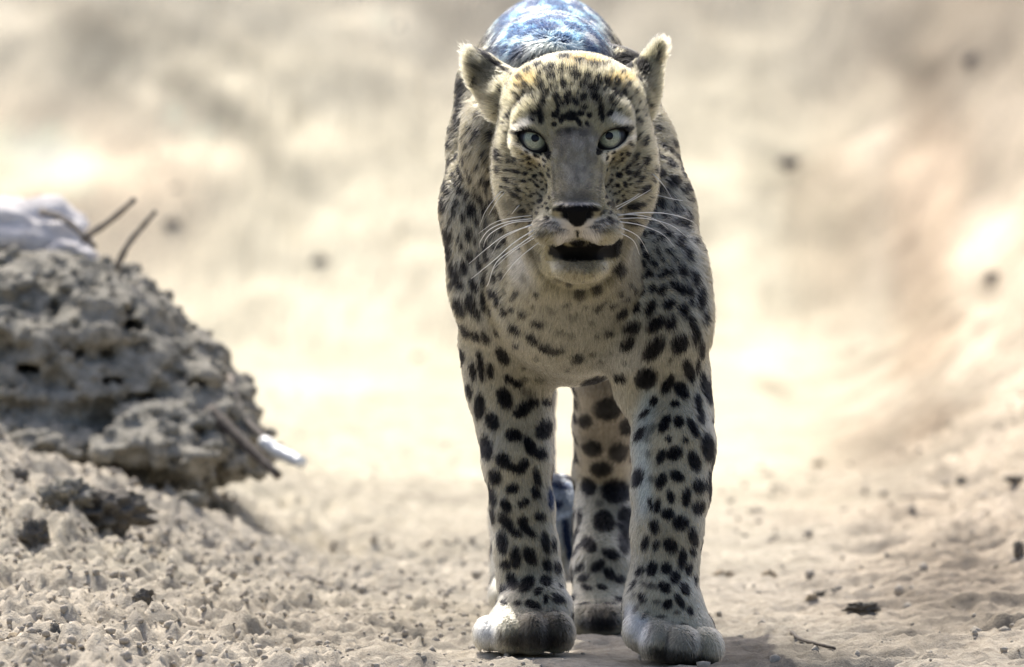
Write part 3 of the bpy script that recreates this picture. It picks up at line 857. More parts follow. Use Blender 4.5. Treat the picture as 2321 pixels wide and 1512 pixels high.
# legs, upper
add((1020, 780), 3.627, [(245, 510, 100, 40, 92), (190, 220, 70, 28, 85), (255, 190, 110, 24, 85), (330, 220, 60, 24, 85), (160, 385, 60, 24, 85), (430, 100, 75, 38, 60), (490, 295, 50, 26, 30),
    (560, 330, 40, 28, 0), (450, 445, 85, 52, 65), (350, 635, 72, 48, 70), (620, 520, 85, 42, -40), (575, 565, 50, 38, 0), (690, 480, 40, 30, 0), (790, 480, 40, 25, 0), (775, 700, 82, 60, -45),
    (525, 750, 62, 46, 10), (655, 840, 80, 40, 65), (750, 905, 50, 45, 0), (300, 850, 95, 50, 80), (435, 960, 60, 55, 60), (500, 1010, 60, 30, 20), (600, 1005, 60, 40, -65), (370, 1095, 62, 48, 60),
    (515, 1190, 52, 34, -20), (715, 1095, 70, 28, 75), (705, 1225, 48, 34, 75), (340, 1240, 90, 32, 70), (460, 1330, 60, 36, 60), (605, 1310, 50, 28, -20), (740, 1420, 45, 35, 0),
    (1190, 295, 105, 75, -30), (1400, 285, 50, 28, 0), (1300, 530, 110, 95, -10), (1110, 620, 65, 50, -50), (1450, 665, 75, 60, 70), (1165, 855, 82, 65, 0), (1390, 885, 100, 75, 50), (1240, 1020, 85, 65, 0),
    (1140, 1170, 72, 55, 70), (1365, 1210, 110, 90, 0), (1260, 1420, 65, 50, 0), (1450, 1400, 60, 60, 0),
    (1790, 340, 75, 34, -60), (1905, 385, 70, 45, 50), (1965, 215, 90, 34, 75), (2110, 380, 110, 36, 70), (1675, 465, 40, 26, -60), (1600, 570, 50, 20, -40), (1850, 490, 36, 22, -20), (2040, 480, 70, 26, 85),
    (2060, 590, 65, 28, 80), (1765, 655, 70, 38, -65), (1880, 640, 50, 38, 80), (2000, 690, 80, 32, 60), (1560, 740, 70, 26, -55), (1800, 780, 24, 20, 0), (1935, 790, 26, 20, 0), (2120, 850, 110, 52, 80),
    (1735, 925, 55, 30, -70), (1845, 900, 62, 48, -20), (2010, 965, 80, 45, 70), (1545, 1095, 75, 42, -75), (1870, 1085, 58, 36, 30), (1735, 1130, 62, 38, -65), (2150, 1130, 80, 20, 95), (2050, 1170, 55, 48, 0),
    (1815, 1255, 50, 26, 75), (1945, 1260, 70, 32, -80), (1710, 1330, 60, 22, -80), (2045, 1345, 60, 45, -30), (1790, 1400, 50, 38, 0), (1650, 1320, 60, 14, 70), (2160, 640, 30, 20, 0)], op=.97)
add((1020, 780), 3.627, [(610, 290, 30, 20, 0), (740, 290, 40, 22, 0), (1230, 1310, 30, 25, 0), (1045, 470, 60, 25, 90), (1635, 900, 28, 28, 0), (1660, 1110, 30, 30, 0), (640, 400, 60, 30, 20), (1650, 700, 60, 30, -40), (1620, 780, 30, 30, 0)], op=.5, soft=.5)
# legs, lower
add((1020, 1112), 3.627, [(430, 430, 90, 42, 85), (460, 260, 80, 40, 50), (350, 200, 60, 26, 80), (600, 250, 40, 36, 0), (640, 330, 80, 28, 40), (540, 350, 50, 22, 20), (785, 430, 90, 30, 80),
    (855, 450, 50, 18, 90), (540, 550, 80, 42, 85), (655, 540, 72, 44, 60), (455, 610, 45, 36, 0), (800, 615, 50, 34, 60), (885, 640, 50, 24, 80), (515, 750, 75, 38, 65), (630, 770, 72, 48, -50),
    (790, 745, 45, 42, 0), (440, 810, 36, 24, 0), (725, 830, 36, 26, -40), (905, 790, 20, 14, 0), (450, 920, 36, 22, 0), (560, 925, 30, 22, 0), (680, 940, 60, 30, 20), (785, 895, 36, 20, -80), (890, 890, 55, 34, 20), (985, 880, 30, 20, 60),
    (1140, 440, 80, 48, 45), (1270, 270, 80, 65, 0), (1430, 260, 110, 60, 90), (1430, 430, 100, 45, 90), (1320, 525, 70, 36, 20), (1215, 620, 62, 36, -35), (1065, 635, 42, 28, -40), (1310, 685, 55, 36, 40),  # the tall upright pair is shade inside the hind leg, painted black
    (1100, 720, 45, 24, -15), (1120, 795, 50, 18, 15), (1250, 795, 45, 20, 15), (1400, 730, 40, 30, 0), (1070, 210, 60, 20, 90), (1030, 320, 50, 20, -70),
    (1605, 430, 60, 28, -75), (1695, 450, 40, 26, -70), (1680, 300, 50, 34, 70), (1815, 455, 62, 48, 50), (1900, 270, 65, 52, 0), (2000, 380, 75, 34, 75), (1910, 560, 75, 34, 100), (1995, 510, 36, 22, 80),
    (1560, 665, 45, 28, -60), (1660, 645, 52, 42, -70), (1780, 640, 42, 40, 0), (1850, 715, 52, 38, -70), (1965, 650, 45, 28, -70), (1765, 795, 50, 36, 45), (1930, 810, 50, 34, 60), (2015, 740, 50, 12, 95),
    (1510, 780, 50, 14, -60), (1575, 880, 38, 28, 60), (1790, 935, 40, 34, -30), (1890, 910, 65, 26, 60), (1975, 995, 36, 20, 60)], op=.95)
add((1020, 1112), 3.627, [(1640, 780, 70, 22, 15), (1700, 920, 30, 20, 0), (1865, 1005, 26, 16, 0), (1530, 970, 50, 16, -60), (1600, 1030, 40, 16, -40), (1740, 1040, 40, 14, 0), (1500, 870, 30, 12, -50)], op=.6, soft=.4)
# shade on the paws, painted dark into the coat
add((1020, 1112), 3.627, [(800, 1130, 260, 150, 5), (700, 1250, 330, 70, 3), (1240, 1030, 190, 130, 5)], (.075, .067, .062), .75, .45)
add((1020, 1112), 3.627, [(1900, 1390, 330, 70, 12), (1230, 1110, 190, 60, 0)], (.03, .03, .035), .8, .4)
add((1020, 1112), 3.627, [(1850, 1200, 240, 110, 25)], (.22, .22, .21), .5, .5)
# crown and forehead
add((980, 0), 3.627, [(800, 600, 36, 28, 0), (780, 705, 28, 24, 0), (760, 530, 60, 20, -45), (880, 555, 40, 26, 0), (970, 570, 60, 22, -20), (1090, 490, 60, 20, 0), (1205, 515, 50, 18, 0), (1330, 540, 80, 18, 5),
    (1150, 580, 50, 14, 0), (985, 640, 40, 26, 0), (1060, 580, 40, 18, -50), (880, 650, 60, 18, -60), (905, 710, 36, 22, -60), (935, 770, 50, 14, -35), (1080, 690, 40, 26, 80), (1185, 630, 40, 28, 0),
    (1270, 630, 30, 24, 0), (1355, 660, 40, 28, 60), (1430, 675, 40, 26, 60), (1500, 545, 36, 36, 0), (1570, 530, 30, 24, 0), (1625, 555, 32, 30, 0), (1505, 675, 36, 20, 60), (1590, 700, 24, 20, 0),
    (1320, 730, 52, 24, 20), (1510, 780, 50, 20, 60), (1570, 770, 30, 16, 70), (1025, 805, 36, 28, 70), (910, 830, 36, 18, -40), (1115, 790, 45, 26, -60), (1240, 800, 34, 26, -70), (1340, 800, 50, 26, 30),
    (1460, 810, 25, 18, 0), (1090, 850, 70, 12, -15), (1030, 890, 50, 14, 90), (1250, 880, 26, 18, 0), (1180, 840, 40, 18, 50), (885, 940, 75, 24, 85), (1390, 920, 70, 24, 80), (1010, 945, 30, 26, 0),
    (1065, 975, 40, 24, -70), (1140, 950, 50, 40, 0), (1205, 1000, 40, 20, 60), (1220, 930, 26, 20, 0), (1290, 945, 22, 22, 0), (1000, 1020, 22, 18, 0), (1275, 1020, 26, 16, 60), (830, 930, 30, 18, 0),
    (1460, 930, 30, 20, -40), (820, 985, 24, 16, 0), (1690, 1000, 40, 16, 60), (560, 1080, 36, 16, -70), (650, 940, 50, 10, -50)], op=1, grow=.96)
add((980, 0), 3.627, [(1080, 1080, 60, 30, -10), (1150, 1080, 60, 30, 0), (1240, 1090, 40, 26, 0), (700, 585, 22, 16, 0), (470, 800, 80, 22, 5), (330, 540, 60, 12, 20)], op=.55, soft=.5)
add((980, 0), 3.627, [(230, 830, 150, 30, -82), (240, 700, 60, 22, -70), (200, 1000, 90, 24, -85), (500, 510, 185, 16, 37)], op=.97, soft=.25)
# left cheek and neck
add((980, 200), 5.038, [(775, 520, 50, 20, -75), (430, 455, 40, 22, 80), (520, 490, 44, 36, 0), (780, 760, 75, 36, 80), (780, 930, 50, 30, 80), (960, 790, 36, 20, -70), (1095, 800, 28, 22, 0), (865, 930, 30, 20, 0),
    (670, 920, 36, 30, 0), (590, 730, 50, 20, -55), (520, 890, 60, 20, -60), (400, 640, 40, 20, -70), (440, 740, 36, 18, -40), (280, 780, 45, 22, 90), (370, 800, 60, 16, 95), (210, 650, 50, 26, 60),
    (135, 840, 60, 26, 80), (305, 930, 60, 20, 80), (335, 1020, 45, 24, 80), (245, 1000, 50, 26, 60), (570, 1030, 60, 22, -65), (665, 1050, 70, 30, -30), (620, 1130, 50, 24, 80), (960, 950, 60, 20, 20),
    (1060, 970, 30, 22, 0), (1165, 1000, 26, 20, 0), (1040, 1060, 45, 16, 10), (865, 1045, 55, 24, 50), (990, 1160, 50, 16, 30), (955, 1220, 80, 20, 38), (1120, 1230, 20, 18, 0), (1235, 1290, 32, 22, -60),
    (1030, 1400, 36, 26, 0), (315, 1170, 50, 26, 70), (500, 1200, 30, 22, 0), (430, 1210, 60, 16, 10), (385, 1250, 40, 22, -70), (560, 1250, 45, 30, 75), (730, 1160, 50, 30, -20), (120, 1130, 100, 32, 85),
    (125, 1330, 90, 34, 90), (190, 1190, 40, 20, 90), (680, 1280, 50, 26, 0), (240, 1400, 50, 18, 90), (350, 1470, 50, 20, 90), (720, 1390, 45, 30, 0), (790, 1470, 50, 30, 0)], op=.97, soft=.25)
add((980, 200), 5.038, [(880, 1310, 100, 70, 0)], op=.5, soft=.6)  # soft shade behind the cheek, painted dark
# right cheek and neck
add((1380, 220), 5.038, [(320, 285, 40, 22, 60), (440, 385, 65, 26, 45), (395, 510, 65, 26, -75), (320, 450, 50, 16, -70), (215, 645, 32, 24, 70), (520, 500, 36, 26, 0), (540, 620, 50, 34, 70),
    (610, 690, 30, 26, 0), (300, 690, 60, 20, -70), (410, 730, 60, 26, -75), (490, 820, 52, 26, 75), (590, 870, 60, 40, 0), (710, 760, 70, 55, 60), (740, 960, 90, 60, -30), (310, 870, 58, 24, -60),
    (230, 860, 40, 30, 0), (350, 945, 62, 22, -55), (190, 1000, 36, 22, 70), (100, 1010, 26, 20, 0), (120, 890, 45, 30, 0), (400, 1050, 70, 34, -35), (560, 1050, 70, 45, 20), (225, 790, 50, 20, -40),
    (600, 1210, 50, 60, 0), (490, 1210, 50, 45, 0), (300, 1240, 110, 34, -15), (900, 1340, 60, 26, 70), (825, 1290, 26, 20, 0), (235, 1355, 90, 18, 0), (460, 1360, 50, 24, 0), (760, 1430, 50, 26, 0),
    (870, 1430, 60, 34, 40), (660, 1370, 40, 24, 0), (250, 1430, 90, 20, 0), (430, 1430, 60, 22, 0), (370, 215, 36, 14, 70), (620, 560, 50, 40, 0), (460, 250, 50, 14, 60), (560, 350, 40, 30, 40)], op=.97, soft=.25)
add((1380, 220), 5.038, [(95, 750, 30, 24, 0), (45, 805, 30, 22, 0), (215, 200, 30, 24, 0)], op=.45, soft=.4)
# small flecks between the larger marks
fl = np.random.default_rng(5)
def flecks(x0, x1, y0, y1, n, r0, r1, a0, a1, mind, op=.92, asp=.6):
    have = [(m[0], m[1], max(m[2], m[3])) for m in marks if m[5] == BLK]
    for _ in range(n):
        x, y, rr = fl.uniform(x0, x1), fl.uniform(y0, y1), fl.uniform(r0, r1)
        if any(math.hypot(x - h[0], y - h[1]) < h[2] * .8 + rr + mind for h in have): continue
        have.append((x, y, rr))
        marks.append((x, y, rr, rr * fl.uniform(asp - .12, asp + .12), fl.uniform(a0, a1), BLK, op, .25))
for _ in range(90):
    marks.append((fl.uniform(1250, 1362), fl.uniform(290, 450), fl.uniform(3, 9), fl.uniform(5, 14), fl.uniform(-20, 20), (.24, .23, .21) if fl.random() < .5 else (.46, .45, .41), .4, .6))
flecks(1045, 1155, 190, 300, 60, 5, 12, -40, 10, 6, op=.6, asp=.35)
flecks(1160, 1445, 128, 195, 500, 7, 11, -40, 40, 1)
flecks(1160, 1445, 122, 262, 900, 5, 9, -60, 60, 1)
flecks(1120, 1180, 230, 400, 300, 5, 10, -90, -40, 2, asp=.5)
flecks(1122, 1245, 345, 505, 900, 4, 9, 10, 60, 0, asp=.5)
flecks(1430, 1500, 230, 420, 300, 6, 11, 40, 90, 1, asp=.5)
flecks(1375, 1490, 345, 505, 900, 4, 9, -70, -20, 0, asp=.5)
flecks(1000, 1150, 180, 660, 1500, 8, 17, -105, -65, 0, asp=.5)
flecks(1450, 1575, 320, 620, 900, 8, 14, 50, 90, 1, asp=.6)
flecks(1258, 1372, 600, 636, 40, 3, 6, 40, 120, 3, op=.35)
flecks(1045, 1150, 215, 330, 200, 7, 14, -90, -40, 0, op=.85, asp=.4)
flecks(1130, 1450, 640, 840, 140, 5, 9, -30, 30, 9, op=.6)
# toe clefts: shade between the toes painted as dark lines
add((1020, 1112), 3.627, [(410, 1190, 90, 12, 85), (585, 1190, 90, 12, 90), (785, 1200, 90, 12, 92), (1640, 1180, 100, 12, 110), (1790, 1240, 100, 12, 100), (2000, 1250, 100, 12, 85), (1170, 1060, 70, 10, 90), (1260, 1060, 70, 10, 90), (1350, 1060, 70, 10, 90)], (.10, .09, .09), .5, .7)
# right ear: black back
add((980, 0), 3.627, [(1705, 460, 130, 95, -25), (1730, 540, 80, 55, 60)], (.010, .014, .022), 1, .25)
add((980, 0), 3.627, [(1880, 310, 60, 40, 80), (1860, 450, 70, 18, 100)], (.09, .09, .09), .85, .4)
# tail tip
add((0, 0), 1, [(1270, 1100, 24, 7, 5), (1247, 1130, 26, 7, 88), (1262, 1145, 14, 10, 0), (1284, 1212, 40, 9, 84), (1291, 1255, 20, 7, 88)], (.03, .05, .11), .95, .3)
add((0, 0), 1, [(1280, 1168, 22, 6, -25)], (.7, .75, .8), .8, .4)  # pale arc of highlight painted on the tail
# muzzle: whisker rows, lips, and the mouth hollow's shade painted black
add((1100, 200), 3.287, [(450, 1000, 95, 11, 8), (500, 1042, 90, 7, 8), (520, 1078, 75, 7, -2), (420, 1090, 30, 22, 0), (400, 840, 20, 16, 0), (880, 990, 75, 11, -15), (850, 1030, 80, 7, -5), (870, 1062, 60, 8, 0),
    (945, 860, 40, 18, 0), (880, 925, 32, 12, -30)], op=.7, soft=.35)
add((1100, 200), 3.287, [(560, 1195, 100, 40, 22), (850, 1185, 130, 42, -4), (690, 1150, 60, 34, 0), (960, 1160, 80, 46, -20), (700, 1225, 225, 52, 0), (690, 1080, 34, 8, 90)], (.008, .008, .012), 1, .22)
add((0, 0), 1, [(1262, 571, 26, 12, 0), (1386, 571, 27, 16, 0), (1320, 580, 74, 12, 0)], (.008, .008, .012), 1, .2)
# nose leather
add((1100, 200), 3.287, [(683, 902, 180, 36, 0), (685, 945, 125, 46, 0), (687, 985, 65, 48, 0)], (.009, .009, .012), 1, .15)
add((1100, 200), 3.287, [(683, 862, 150, 12, 0)], (.38, .38, .39), .8, .5)  # glint along the top of the nose, painted grey
# eye rims
add((1100, 200), 3.287, [(350, 384, 146, 82, 31), (458, 470, 76, 26, 72), (245, 335, 50, 22, 15), (948, 366, 140, 80, -27), (1045, 300, 62, 26, -4), (856, 452, 62, 28, -62)], (.010, .011, .016), 1, .12)

def base_coat(P, Nn):
    n = fbm(P[:, 0] * 30, P[:, 1] * 30, P[:, 2] * 30, octs=3, seed=201)
    leg = np.array([.52, .50, .415]); tawny = np.array([.365, .34, .255]); breast = np.array([.49, .492, .435]); head = np.array([.42, .395, .29]); back_sheen = np.array([.30, .48, .62])
    c = np.tile(tawny, (len(P), 1))
    def mixin(col, w):
        nonlocal c
        c = c * (1 - w[:, None]) + col * w[:, None]
    mixin(breast, sstep(-.1, -.7, Nn[:, 1]) * sstep(.56, .42, P[:, 2]))
    mixin(np.array([.62, .61, .57]), sstep(.42, .30, P[:, 2]) * sstep(-.2, -.8, Nn[:, 2]) * (P[:, 1] > .3))
    mixin(leg, sstep(.36, .28, P[:, 2]))
    hd = sstep(.02, -.06, P[:, 1]) * sstep(.36, .40, P[:, 2])
    mixin(head, hd)
    lowc = hd * sstep(.50, .46, P[:, 2]) * sstep(.028, .05, np.abs(P[:, 0] - .066))
    mixin(np.array([.30, .285, .235]), lowc * .8)
    blue = sstep(.60, .655, P[:, 2] + .006 * n) * sstep(.04, .14, P[:, 1]) * sstep(.075, .045, np.abs(P[:, 0] - .040))  # sun and sky sheen on the back, painted blue-white into the coat
    mixin(back_sheen, blue)
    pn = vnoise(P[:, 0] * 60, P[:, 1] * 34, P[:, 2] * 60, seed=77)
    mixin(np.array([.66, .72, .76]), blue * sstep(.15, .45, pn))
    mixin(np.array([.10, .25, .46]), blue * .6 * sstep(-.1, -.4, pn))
    mixin(np.array([.36, .42, .50]), sstep(.93, 1.0, P[:, 1]) * sstep(.3, .2, P[:, 2]) * (P[:, 0] > .02))  # bluish light on the hanging tail, put into its colour
    hind = sstep(.45, .55, P[:, 1]) * sstep(.36, .33, P[:, 2]) * sstep(.12, .2, P[:, 2])
    mixin(np.array([.30, .275, .24]), hind * .8)
    return c * (1 + .10 * n)[:, None], blue

# pre-compute mark centres on the body
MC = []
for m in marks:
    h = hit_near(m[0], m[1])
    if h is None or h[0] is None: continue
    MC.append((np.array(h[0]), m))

# rosettes and spots everywhere the list above does not reach
cand = rng.permutation(len(bv))
grid = {}
ros = []
for i in cand:
    p, n = bv[i], vn[i]
    body = p[1] > .12 and p[2] > .34
    top = p[2] > .60 and p[1] > .10
    if not (n[1] > -.12 or (top and n[2] > .25)): continue
    if p[1] < .05 and p[2] > .37: continue
    if n[2] < -.25 and p[2] > .25: continue
    if p[1] < .35 and p[2] < .6:
        dv = Vector(p) - camp
        hh = bvh.ray_cast(camp, dv.normalized())
        if hh[0] is not None and hh[3] > dv.length - .01 and n[1] < .1: continue
    if p[2] < .03: continue
    md = .042 if (body and not top) else (.023 if top else .026)
    key = tuple(np.floor(p / .05).astype(int))
    ok = True
    for a in (-1, 0, 1):
        for b in (-1, 0, 1):
            for c in (-1, 0, 1):
                for q in grid.get((key[0] + a, key[1] + b, key[2] + c), ()):
                    if np.linalg.norm(q - p) < md:
                        ok = False
    if ok:
        grid.setdefault(key, []).append(p)
        ros.append((p, n, body and not top, top))
    if len(ros) > 4000: break
print('marks', len(MC), 'rosettes', len(ros), 'body verts', len(bv))

def paint(P, Nn):
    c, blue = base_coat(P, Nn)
    nz = fbm(P[:, 0] * 260, P[:, 1] * 260, P[:, 2] * 260, octs=2, seed=301)
    order = np.argsort(P[:, 2]); zsort = P[order, 2]
    for (p, n, rosette, top) in ros:
        r = (.020 if rosette else (.0128 if top else .0105)) * (0.75 + .5 * ((p[0] * 977) % 1))
        a, b = np.searchsorted(zsort, p[2] - 2 * r), np.searchsorted(zsort, p[2] + 2 * r)
        idx = order[a:b]
        d = P[idx] - p
        k = (np.abs(d[:, 0]) < 2 * r) & (np.abs(d[:, 1]) < 2 * r)
        idx, d = idx[k], d[k]
        if len(idx) == 0: continue
        dist = np.sqrt(d[:, 0] ** 2 + (d[:, 1] * .85) ** 2 + (d[:, 2] * (.8 if p[2] < .3 else 1)) ** 2) / r + .16 * nz[idx]
        if rosette:
            ang = np.arctan2(d[:, 2], d[:, 1] + d[:, 0])
            gap = sstep(.55, .95, np.abs(np.sin(ang * 2 + p[2] * 300)) + .35 * nz[idx])
            w = sstep(1.1, .95, dist) * sstep(.42, .62, dist) * gap
            inner = sstep(.75, .45, dist) * .45
            c[idx] = c[idx] * (1 - inner[:, None]) + np.array([.30, .21, .11]) * inner[:, None]
        else:
            w = sstep(1.05, .75, dist) * (.85 if top else .95)
        colr = np.array(BLK) * (1 - blue[idx][:, None]) + np.array([.03, .05, .13]) * blue[idx][:, None]  # spots turn blue within the painted sheen
        c[idx] = c[idx] * (1 - w[:, None]) + colr * w[:, None]
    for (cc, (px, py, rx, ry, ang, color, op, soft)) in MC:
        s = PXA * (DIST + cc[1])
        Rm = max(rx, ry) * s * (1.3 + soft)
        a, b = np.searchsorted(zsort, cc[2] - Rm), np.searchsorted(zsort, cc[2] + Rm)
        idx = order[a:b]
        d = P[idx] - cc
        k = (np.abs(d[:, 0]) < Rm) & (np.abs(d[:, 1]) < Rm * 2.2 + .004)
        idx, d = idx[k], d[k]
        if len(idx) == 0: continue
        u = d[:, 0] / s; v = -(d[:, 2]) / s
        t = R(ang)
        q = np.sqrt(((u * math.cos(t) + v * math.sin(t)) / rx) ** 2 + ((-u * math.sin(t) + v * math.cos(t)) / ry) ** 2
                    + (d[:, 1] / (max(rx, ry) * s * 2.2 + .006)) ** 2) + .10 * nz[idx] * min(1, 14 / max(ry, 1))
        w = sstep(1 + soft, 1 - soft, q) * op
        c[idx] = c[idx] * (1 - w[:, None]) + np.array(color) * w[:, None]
    return np.clip(.86 * np.clip(c, 0, 1) ** 1.5, .002, .85)

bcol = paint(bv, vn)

# skin and fur materials
skin = bpy.data.materials.new('leopard_hide')
t, N, L, b = nt(skin)
at = N.new('ShaderNodeAttribute'); at.attribute_name = 'coat'
L.new(at.outputs['Color'], b.inputs['Base Color'])
b.inputs['Roughness'].default_value = .75
b.inputs['Specular IOR Level'].default_value = .12
tc = N.new('ShaderNodeTexCoord'); nz = N.new('ShaderNodeTexNoise'); nz.inputs['Scale'].default_value = 420; nz.inputs['Detail'].default_value = 3
bp = N.new('ShaderNodeBump'); bp.inputs['Strength'].default_value = .4; bp.inputs['Distance'].default_value = .001
L.new(tc.outputs['Object'], nz.inputs['Vector']); L.new(nz.outputs['Fac'], bp.inputs['Height']); L.new(bp.outputs['Normal'], b.inputs['Normal'])

furm = bpy.data.materials.new('leopard_fur')
furm.use_nodes = True
t = furm.node_tree; N, L = t.nodes, t.links
N.remove(N['Principled BSDF'])
at = N.new('ShaderNodeAttribute'); at.attribute_name = 'coat'
hb = N.new('ShaderNodeBsdfHairPrincipled'); hb.model = 'CHIANG'; hb.parametrization = 'COLOR'
hb.inputs['IOR'].default_value = 1.2
hb.inputs['Roughness'].default_value = .42
hb.inputs['Radial Roughness'].default_value = .55
hb.inputs['Random Roughness'].default_value = .1
L.new(at.outputs['Color'], hb.inputs['Color'])
L.new(hb.outputs[0], N['Material Output'].inputs['Surface'])

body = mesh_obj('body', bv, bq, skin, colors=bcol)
adopt(body)

# ------------------------------------------------ fur
def make_fur(n_total):
    cen = bv[tri].mean(1)
    nrm = fn / (np.linalg.norm(fn, axis=1)[:, None] + 1e-12)
    w = np.ones(len(tri)) * .5
    front = nrm[:, 1] < .25
    w[front] = 1.3
    w[(cen[:, 1] > .35) & ~front] = .35
    headm = (cen[:, 1] < .0) & (cen[:, 2] > .38)
    w[headm & (nrm[:, 1] < .3)] = 2.6
    w[cen[:, 2] < .01] = 0
    w[(cen[:, 1] > .5) & (cen[:, 2] > .6)] = 1.2
    p = area * w; p /= p.sum()
    fi = rng.choice(len(tri), n_total, p=p)
    r1 = np.sqrt(rng.random(n_total)); r2 = rng.random(n_total)
    A, B, Cc = bv[tri[fi, 0]], bv[tri[fi, 1]], bv[tri[fi, 2]]
    wa, wb, wc = (1 - r1)[:, None], (r1 * (1 - r2))[:, None], (r1 * r2)[:, None]
    P = A * wa + B * wb + Cc * wc
    Nn = vn[tri[fi, 0]] * wa + vn[tri[fi, 1]] * wb + vn[tri[fi, 2]] * wc
    Nn /= np.linalg.norm(Nn, axis=1)[:, None] + 1e-9
    x, y, z = P.T
    keep = np.ones(n_total, bool)
    for ((ex, ey), Y, ang, ap), c in zip(EYES, eye_c):
        ld = lens(ap, ang, .0176, .0092, x, z, Y - .02)
        keep &= ~((ld < .0012) & (y < c[1] + .02) & (np.abs(x - c[0]) < .04) & (np.abs(z - c[2]) < .03))
    nose = W(1308, 482, -.237)
    keep &= ~((np.abs(x - nose[0]) < .026 - .9 * np.clip(nose[2] - z, 0, 1)) & (z > nose[2] - .017) & (z < nose[2] + .008) & (y < -.227))
    mo = W(1316, 570, -.2)
    keep &= ~((np.abs(x - mo[0]) < .035) & (np.abs(z - mo[2]) < .0095) & (y < -.14))
    P, Nn = P[keep], Nn[keep]
    x, y, z = P.T
    n = len(P)
    # flow of the coat
    D = np.tile(np.array([0, 1.0, -.45]), (n, 1))
    legw = sstep(.36, .26, z)[:, None]
    D = D * (1 - legw) + np.array([0, .12, -1.0]) * legw
    chest = (sstep(-.3, -.8, Nn[:, 1]) * sstep(.0, .08, y))[:, None]
    D = D * (1 - chest) + np.array([0, .1, -1.0]) * chest
    hd = (sstep(.03, -.05, y) * sstep(.37, .40, z))[:, None]
    nt_ = W(1305, 440, -.25)
    Dh = P - nt_
    Dh /= np.linalg.norm(Dh, axis=1)[:, None]
    D = D * (1 - hd) + Dh * hd
    eu = EL[2][0]
    earw = (np.linalg.norm(P - EL[0], axis=1) < .038) & (hd[:, 0] > .3)
    D[earw] = .5 * D[earw] + .7 * np.array([-.8, -.1, .45])
    D += (.22 - .15 * hd) * np.stack([vnoise(x * 45, y * 45, z * 45, seed=401 + k) for k in range(3)], 1)
    D += (.16 - .06 * hd) * rng.normal(size=(n, 3))
    D -= Nn * (D * Nn).sum(1)[:, None]
    D /= np.linalg.norm(D, axis=1)[:, None] + 1e-6
    Ln = np.full(n, .0108)
    Ln = np.where(z < .33, .0078, Ln)
    Ln = np.where(z < .06, .0055, Ln)
    belly = (y > .25) & (Nn[:, 2] < -.3) & (z > .28)
    Ln = np.where(belly, .020, Ln)
    h = hd[:, 0] > .5
    facedist = np.linalg.norm(P - W(1306, 400, -.2), axis=1)
    Ln = np.where(h, .0032 + .17 * np.clip(facedist - .048, 0, .07), Ln)
    Ln = np.where(earw, .011, Ln)
    Ln = np.where((y < -.13) & (z < .45) & (z > .36), .0045, Ln)
    er = (np.linalg.norm(P - EAR_R[0], axis=1) < .045) & (hd[:, 0] > .3)
    Ln = np.where(er, .0095, Ln)
    Ln = np.where((y < .08) & (y > -.03) & (z > .4) & (z < .6), .013, Ln)
    tail = (y > 1.0) & (Nn[:, 2] > -2)
    Ln = np.where(tail, .010, Ln)
    Ln *= .7 + .6 * rng.random(n)
    lift = .30 + .2 * rng.random(n)
    lift = np.where(earw, .36, lift)
    lift = np.where(h & (facedist < .06), lift * .6, lift)
    lift = np.where(h & (facedist > .07), lift + .25, lift)
    seg = 4
    tt = np.linspace(0, 1, seg)
    pts = np.empty((n, seg, 3), np.float32)
    for k, s_ in enumerate(tt):
        pts[:, k] = P + (D * s_ + Nn * (lift * (s_ * (1.35 - .75 * s_)))[:, None]) * Ln[:, None]
        pts[:, k, 2] -= (Ln * .12 * s_ * s_)
    pts[:, 0] -= (Nn * .0008)
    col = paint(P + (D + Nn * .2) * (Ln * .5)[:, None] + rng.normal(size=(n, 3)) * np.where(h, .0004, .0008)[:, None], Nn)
    col *= (1 + .22 * rng.normal(size=n))[:, None].clip(.55, 1.5)
    col = np.clip(col, .005, .8)
    hc = bpy.data.hair_curves.new('fur')
    hc.add_curves([seg] * n)
    hc.position_data.foreach_set('vector', pts.ravel())
    r0 = np.where(h, .00024, .00034).astype(np.float32)
    rad = (r0[:, None] * np.array([1.0, .95, .7, .12])[None]).astype(np.float32)
    ra = hc.attributes.get('radius') or hc.attributes.new('radius', 'FLOAT', 'POINT')
    ra.data.foreach_set('value', rad.ravel())
    ca = hc.attributes.new('coat', 'FLOAT_COLOR', 'CURVE')
    ca.data.foreach_set('color', np.c_[col, np.ones(n)].astype(np.float32).ravel())
    o = bpy.data.objects.new('fur', hc)
    hc.materials.append(furm)
    C.objects.link(o)
    o['kind'] = 'stuff'
    return o
FUR_N = 620000
fur = make_fur(FUR_N)
bpy.context.view_layer.update()
adopt(fur, body)

# ------------------------------------------------ eyes
import bmesh
def cap(name, c, r, a0, a1, gaze, mat, parent, rings=10, seg=40):
    """part of a sphere round the gaze axis, between two angles"""
    M = frame(gaze)
    vs, fs = [], []
    for i in range(rings + 1):
        a = a0 + (a1 - a0) * i / rings
        for k in range(seg):
            t = 2 * math.pi * k / seg
            vs.append(c + r * (M[0] * math.cos(a) + math.sin(a) * (M[1] * math.cos(t) + M[2] * math.sin(t))))
    for i in range(rings):
        for k in range(seg):
            a, b = i * seg + k, i * seg + (k + 1) % seg
            fs.append((a, b, b + seg, a + seg))
    if a0 == 0:
        fs = [f for f in fs]
    o = mesh_obj(name, vs, fs, mat)
    adopt(o, parent)
    return o
eyeball_m = simple_mat('dark_eyeball', (.030, .032, .036), .12, .3)
pupil_m = simple_mat('pupil_black', (.003, .003, .004), .05, .25)
iris_m = bpy.data.materials.new('pale_green_iris')
t, N, L, b = nt(iris_m)
tc = N.new('ShaderNodeTexCoord')
nz = N.new('ShaderNodeTexNoise'); nz.inputs['Scale'].default_value = 900; nz.inputs['Detail'].default_value = 3
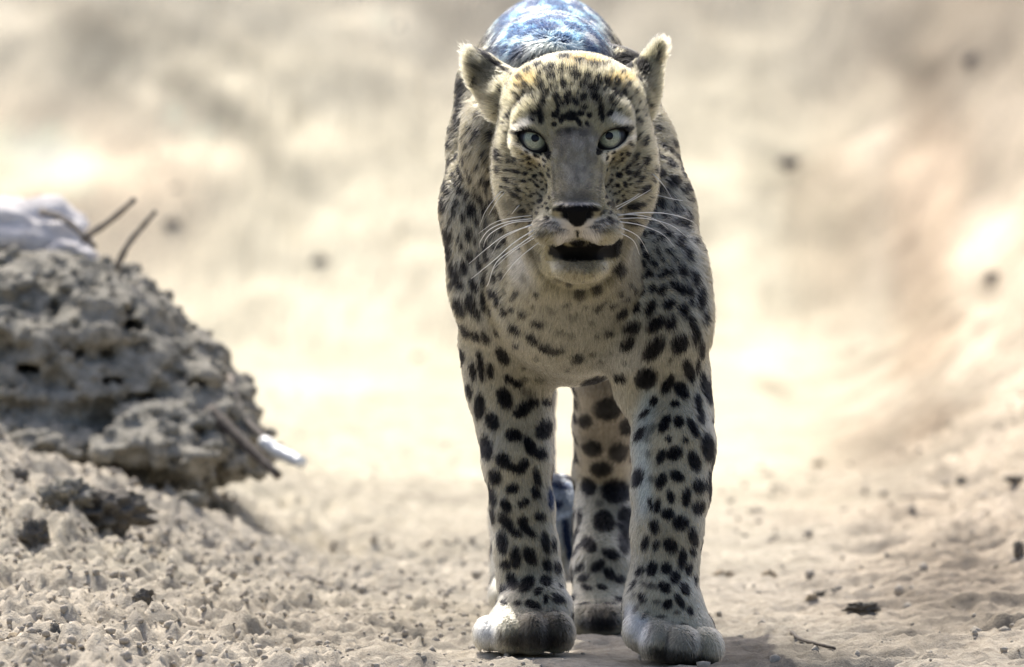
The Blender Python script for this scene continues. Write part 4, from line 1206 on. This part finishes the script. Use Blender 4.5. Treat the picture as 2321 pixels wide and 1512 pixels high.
rp = N.new('ShaderNodeValToRGB'); rp.color_ramp.elements[0].color = (.12, .15, .11, 1); rp.color_ramp.elements[1].color = (.33, .37, .28, 1)
rp.color_ramp.elements[0].position = .3; rp.color_ramp.elements[1].position = .7
L.new(tc.outputs['Object'], nz.inputs['Vector']); L.new(nz.outputs['Fac'], rp.inputs['Fac']); L.new(rp.outputs['Color'], b.inputs['Base Color'])
b.inputs['Roughness'].default_value = .25
b.inputs['Coat Weight'].default_value = .35; b.inputs['Coat Roughness'].default_value = .03
iris_rim_m = simple_mat('iris_rim', (.10, .12, .11), .2, .5)
for i, (c, ip) in enumerate(zip(eye_c, ((1213, 313), (1381, 308)))):
    g = W(ip[0], ip[1], c[1] - .0178) - c
    e = cap('eye', c, .0180, 0.0, math.pi, g, eyeball_m, leopard, 20, 40)
    cap('iris', c, .0182, .18, .60, g, iris_m, e)
    cap('iris_rim', c, .01815, .59, .70, g, iris_rim_m, e)
    cap('pupil', c, .0184, 0.0, .225, g, pupil_m, e)

# ------------------------------------------------ whiskers
whm = simple_mat('whisker_white', (.78, .78, .76), .35, .5)
wh = [[(1145, 425), (1120, 452), (1100, 480), (1086, 515)], [(1150, 430), (1127, 455), (1108, 487)], [(1208, 488), (1160, 494), (1120, 505), (1084, 530)],
      [(1210, 495), (1150, 503), (1110, 520), (1090, 545), (1086, 562)], [(1212, 500), (1160, 505), (1118, 525), (1100, 545), (1096, 560)], [(1214, 508), (1150, 530), (1105, 562), (1063, 598)],
      [(1216, 518), (1165, 550), (1120, 590), (1068, 632)], [(1218, 526), (1170, 560), (1125, 595), (1108, 640), (1103, 650)], [(1226, 546), (1180, 582), (1150, 615), (1135, 637)],
      [(1222, 532), (1160, 572), (1118, 610)], [(1212, 505), (1140, 540), (1115, 575)], [(1180, 462), (1168, 475), (1155, 492)],
      [(1398, 490), (1440, 483), (1500, 483), (1545, 492), (1568, 502)], [(1400, 496), (1460, 495), (1520, 510), (1560, 540)], [(1398, 502), (1450, 510), (1500, 530), (1530, 560)],
      [(1396, 476), (1440, 450), (1475, 430)], [(1394, 470), (1430, 452), (1450, 438)], [(1470, 385), (1500, 415), (1527, 455)], [(1480, 440), (1520, 450), (1548, 455)],
      [(1398, 512), (1445, 535), (1470, 575)], [(1400, 525), (1435, 545), (1450, 578)], [(1396, 486), (1450, 488), (1490, 500), (1515, 520)]]
for k, w_ in enumerate(wh):
    h = hit_near(*w_[0])
    y0 = h[0][1] + .002
    npt = len(w_)
    pts = [W(p[0], p[1], y0 + (.03 if y0 < -.15 else .01) * (j / (npt - 1)) ** 1.5 - (.012 * math.sin(math.pi * j / (npt - 1)))) for j, p in enumerate(w_)]
    for j in range(1, npt):         # stay in front of the coat
        hh = hit(*w_[j])
        if hh[0] is not None and pts[j][1] > hh[0][1] - .014:
            pts[j] = W(w_[j][0], w_[j][1], hh[0][1] - .016)
    sp = spline(pts, 16)
    big = .00062 if k in (3, 4, 5, 6, 7, 12) else .00046
    v, f = tube(sp, [big * (1 - .72 * j / 16) for j in range(17)], 5)
    o = mesh_obj('whisker', v, f, whm)
    adopt(o)
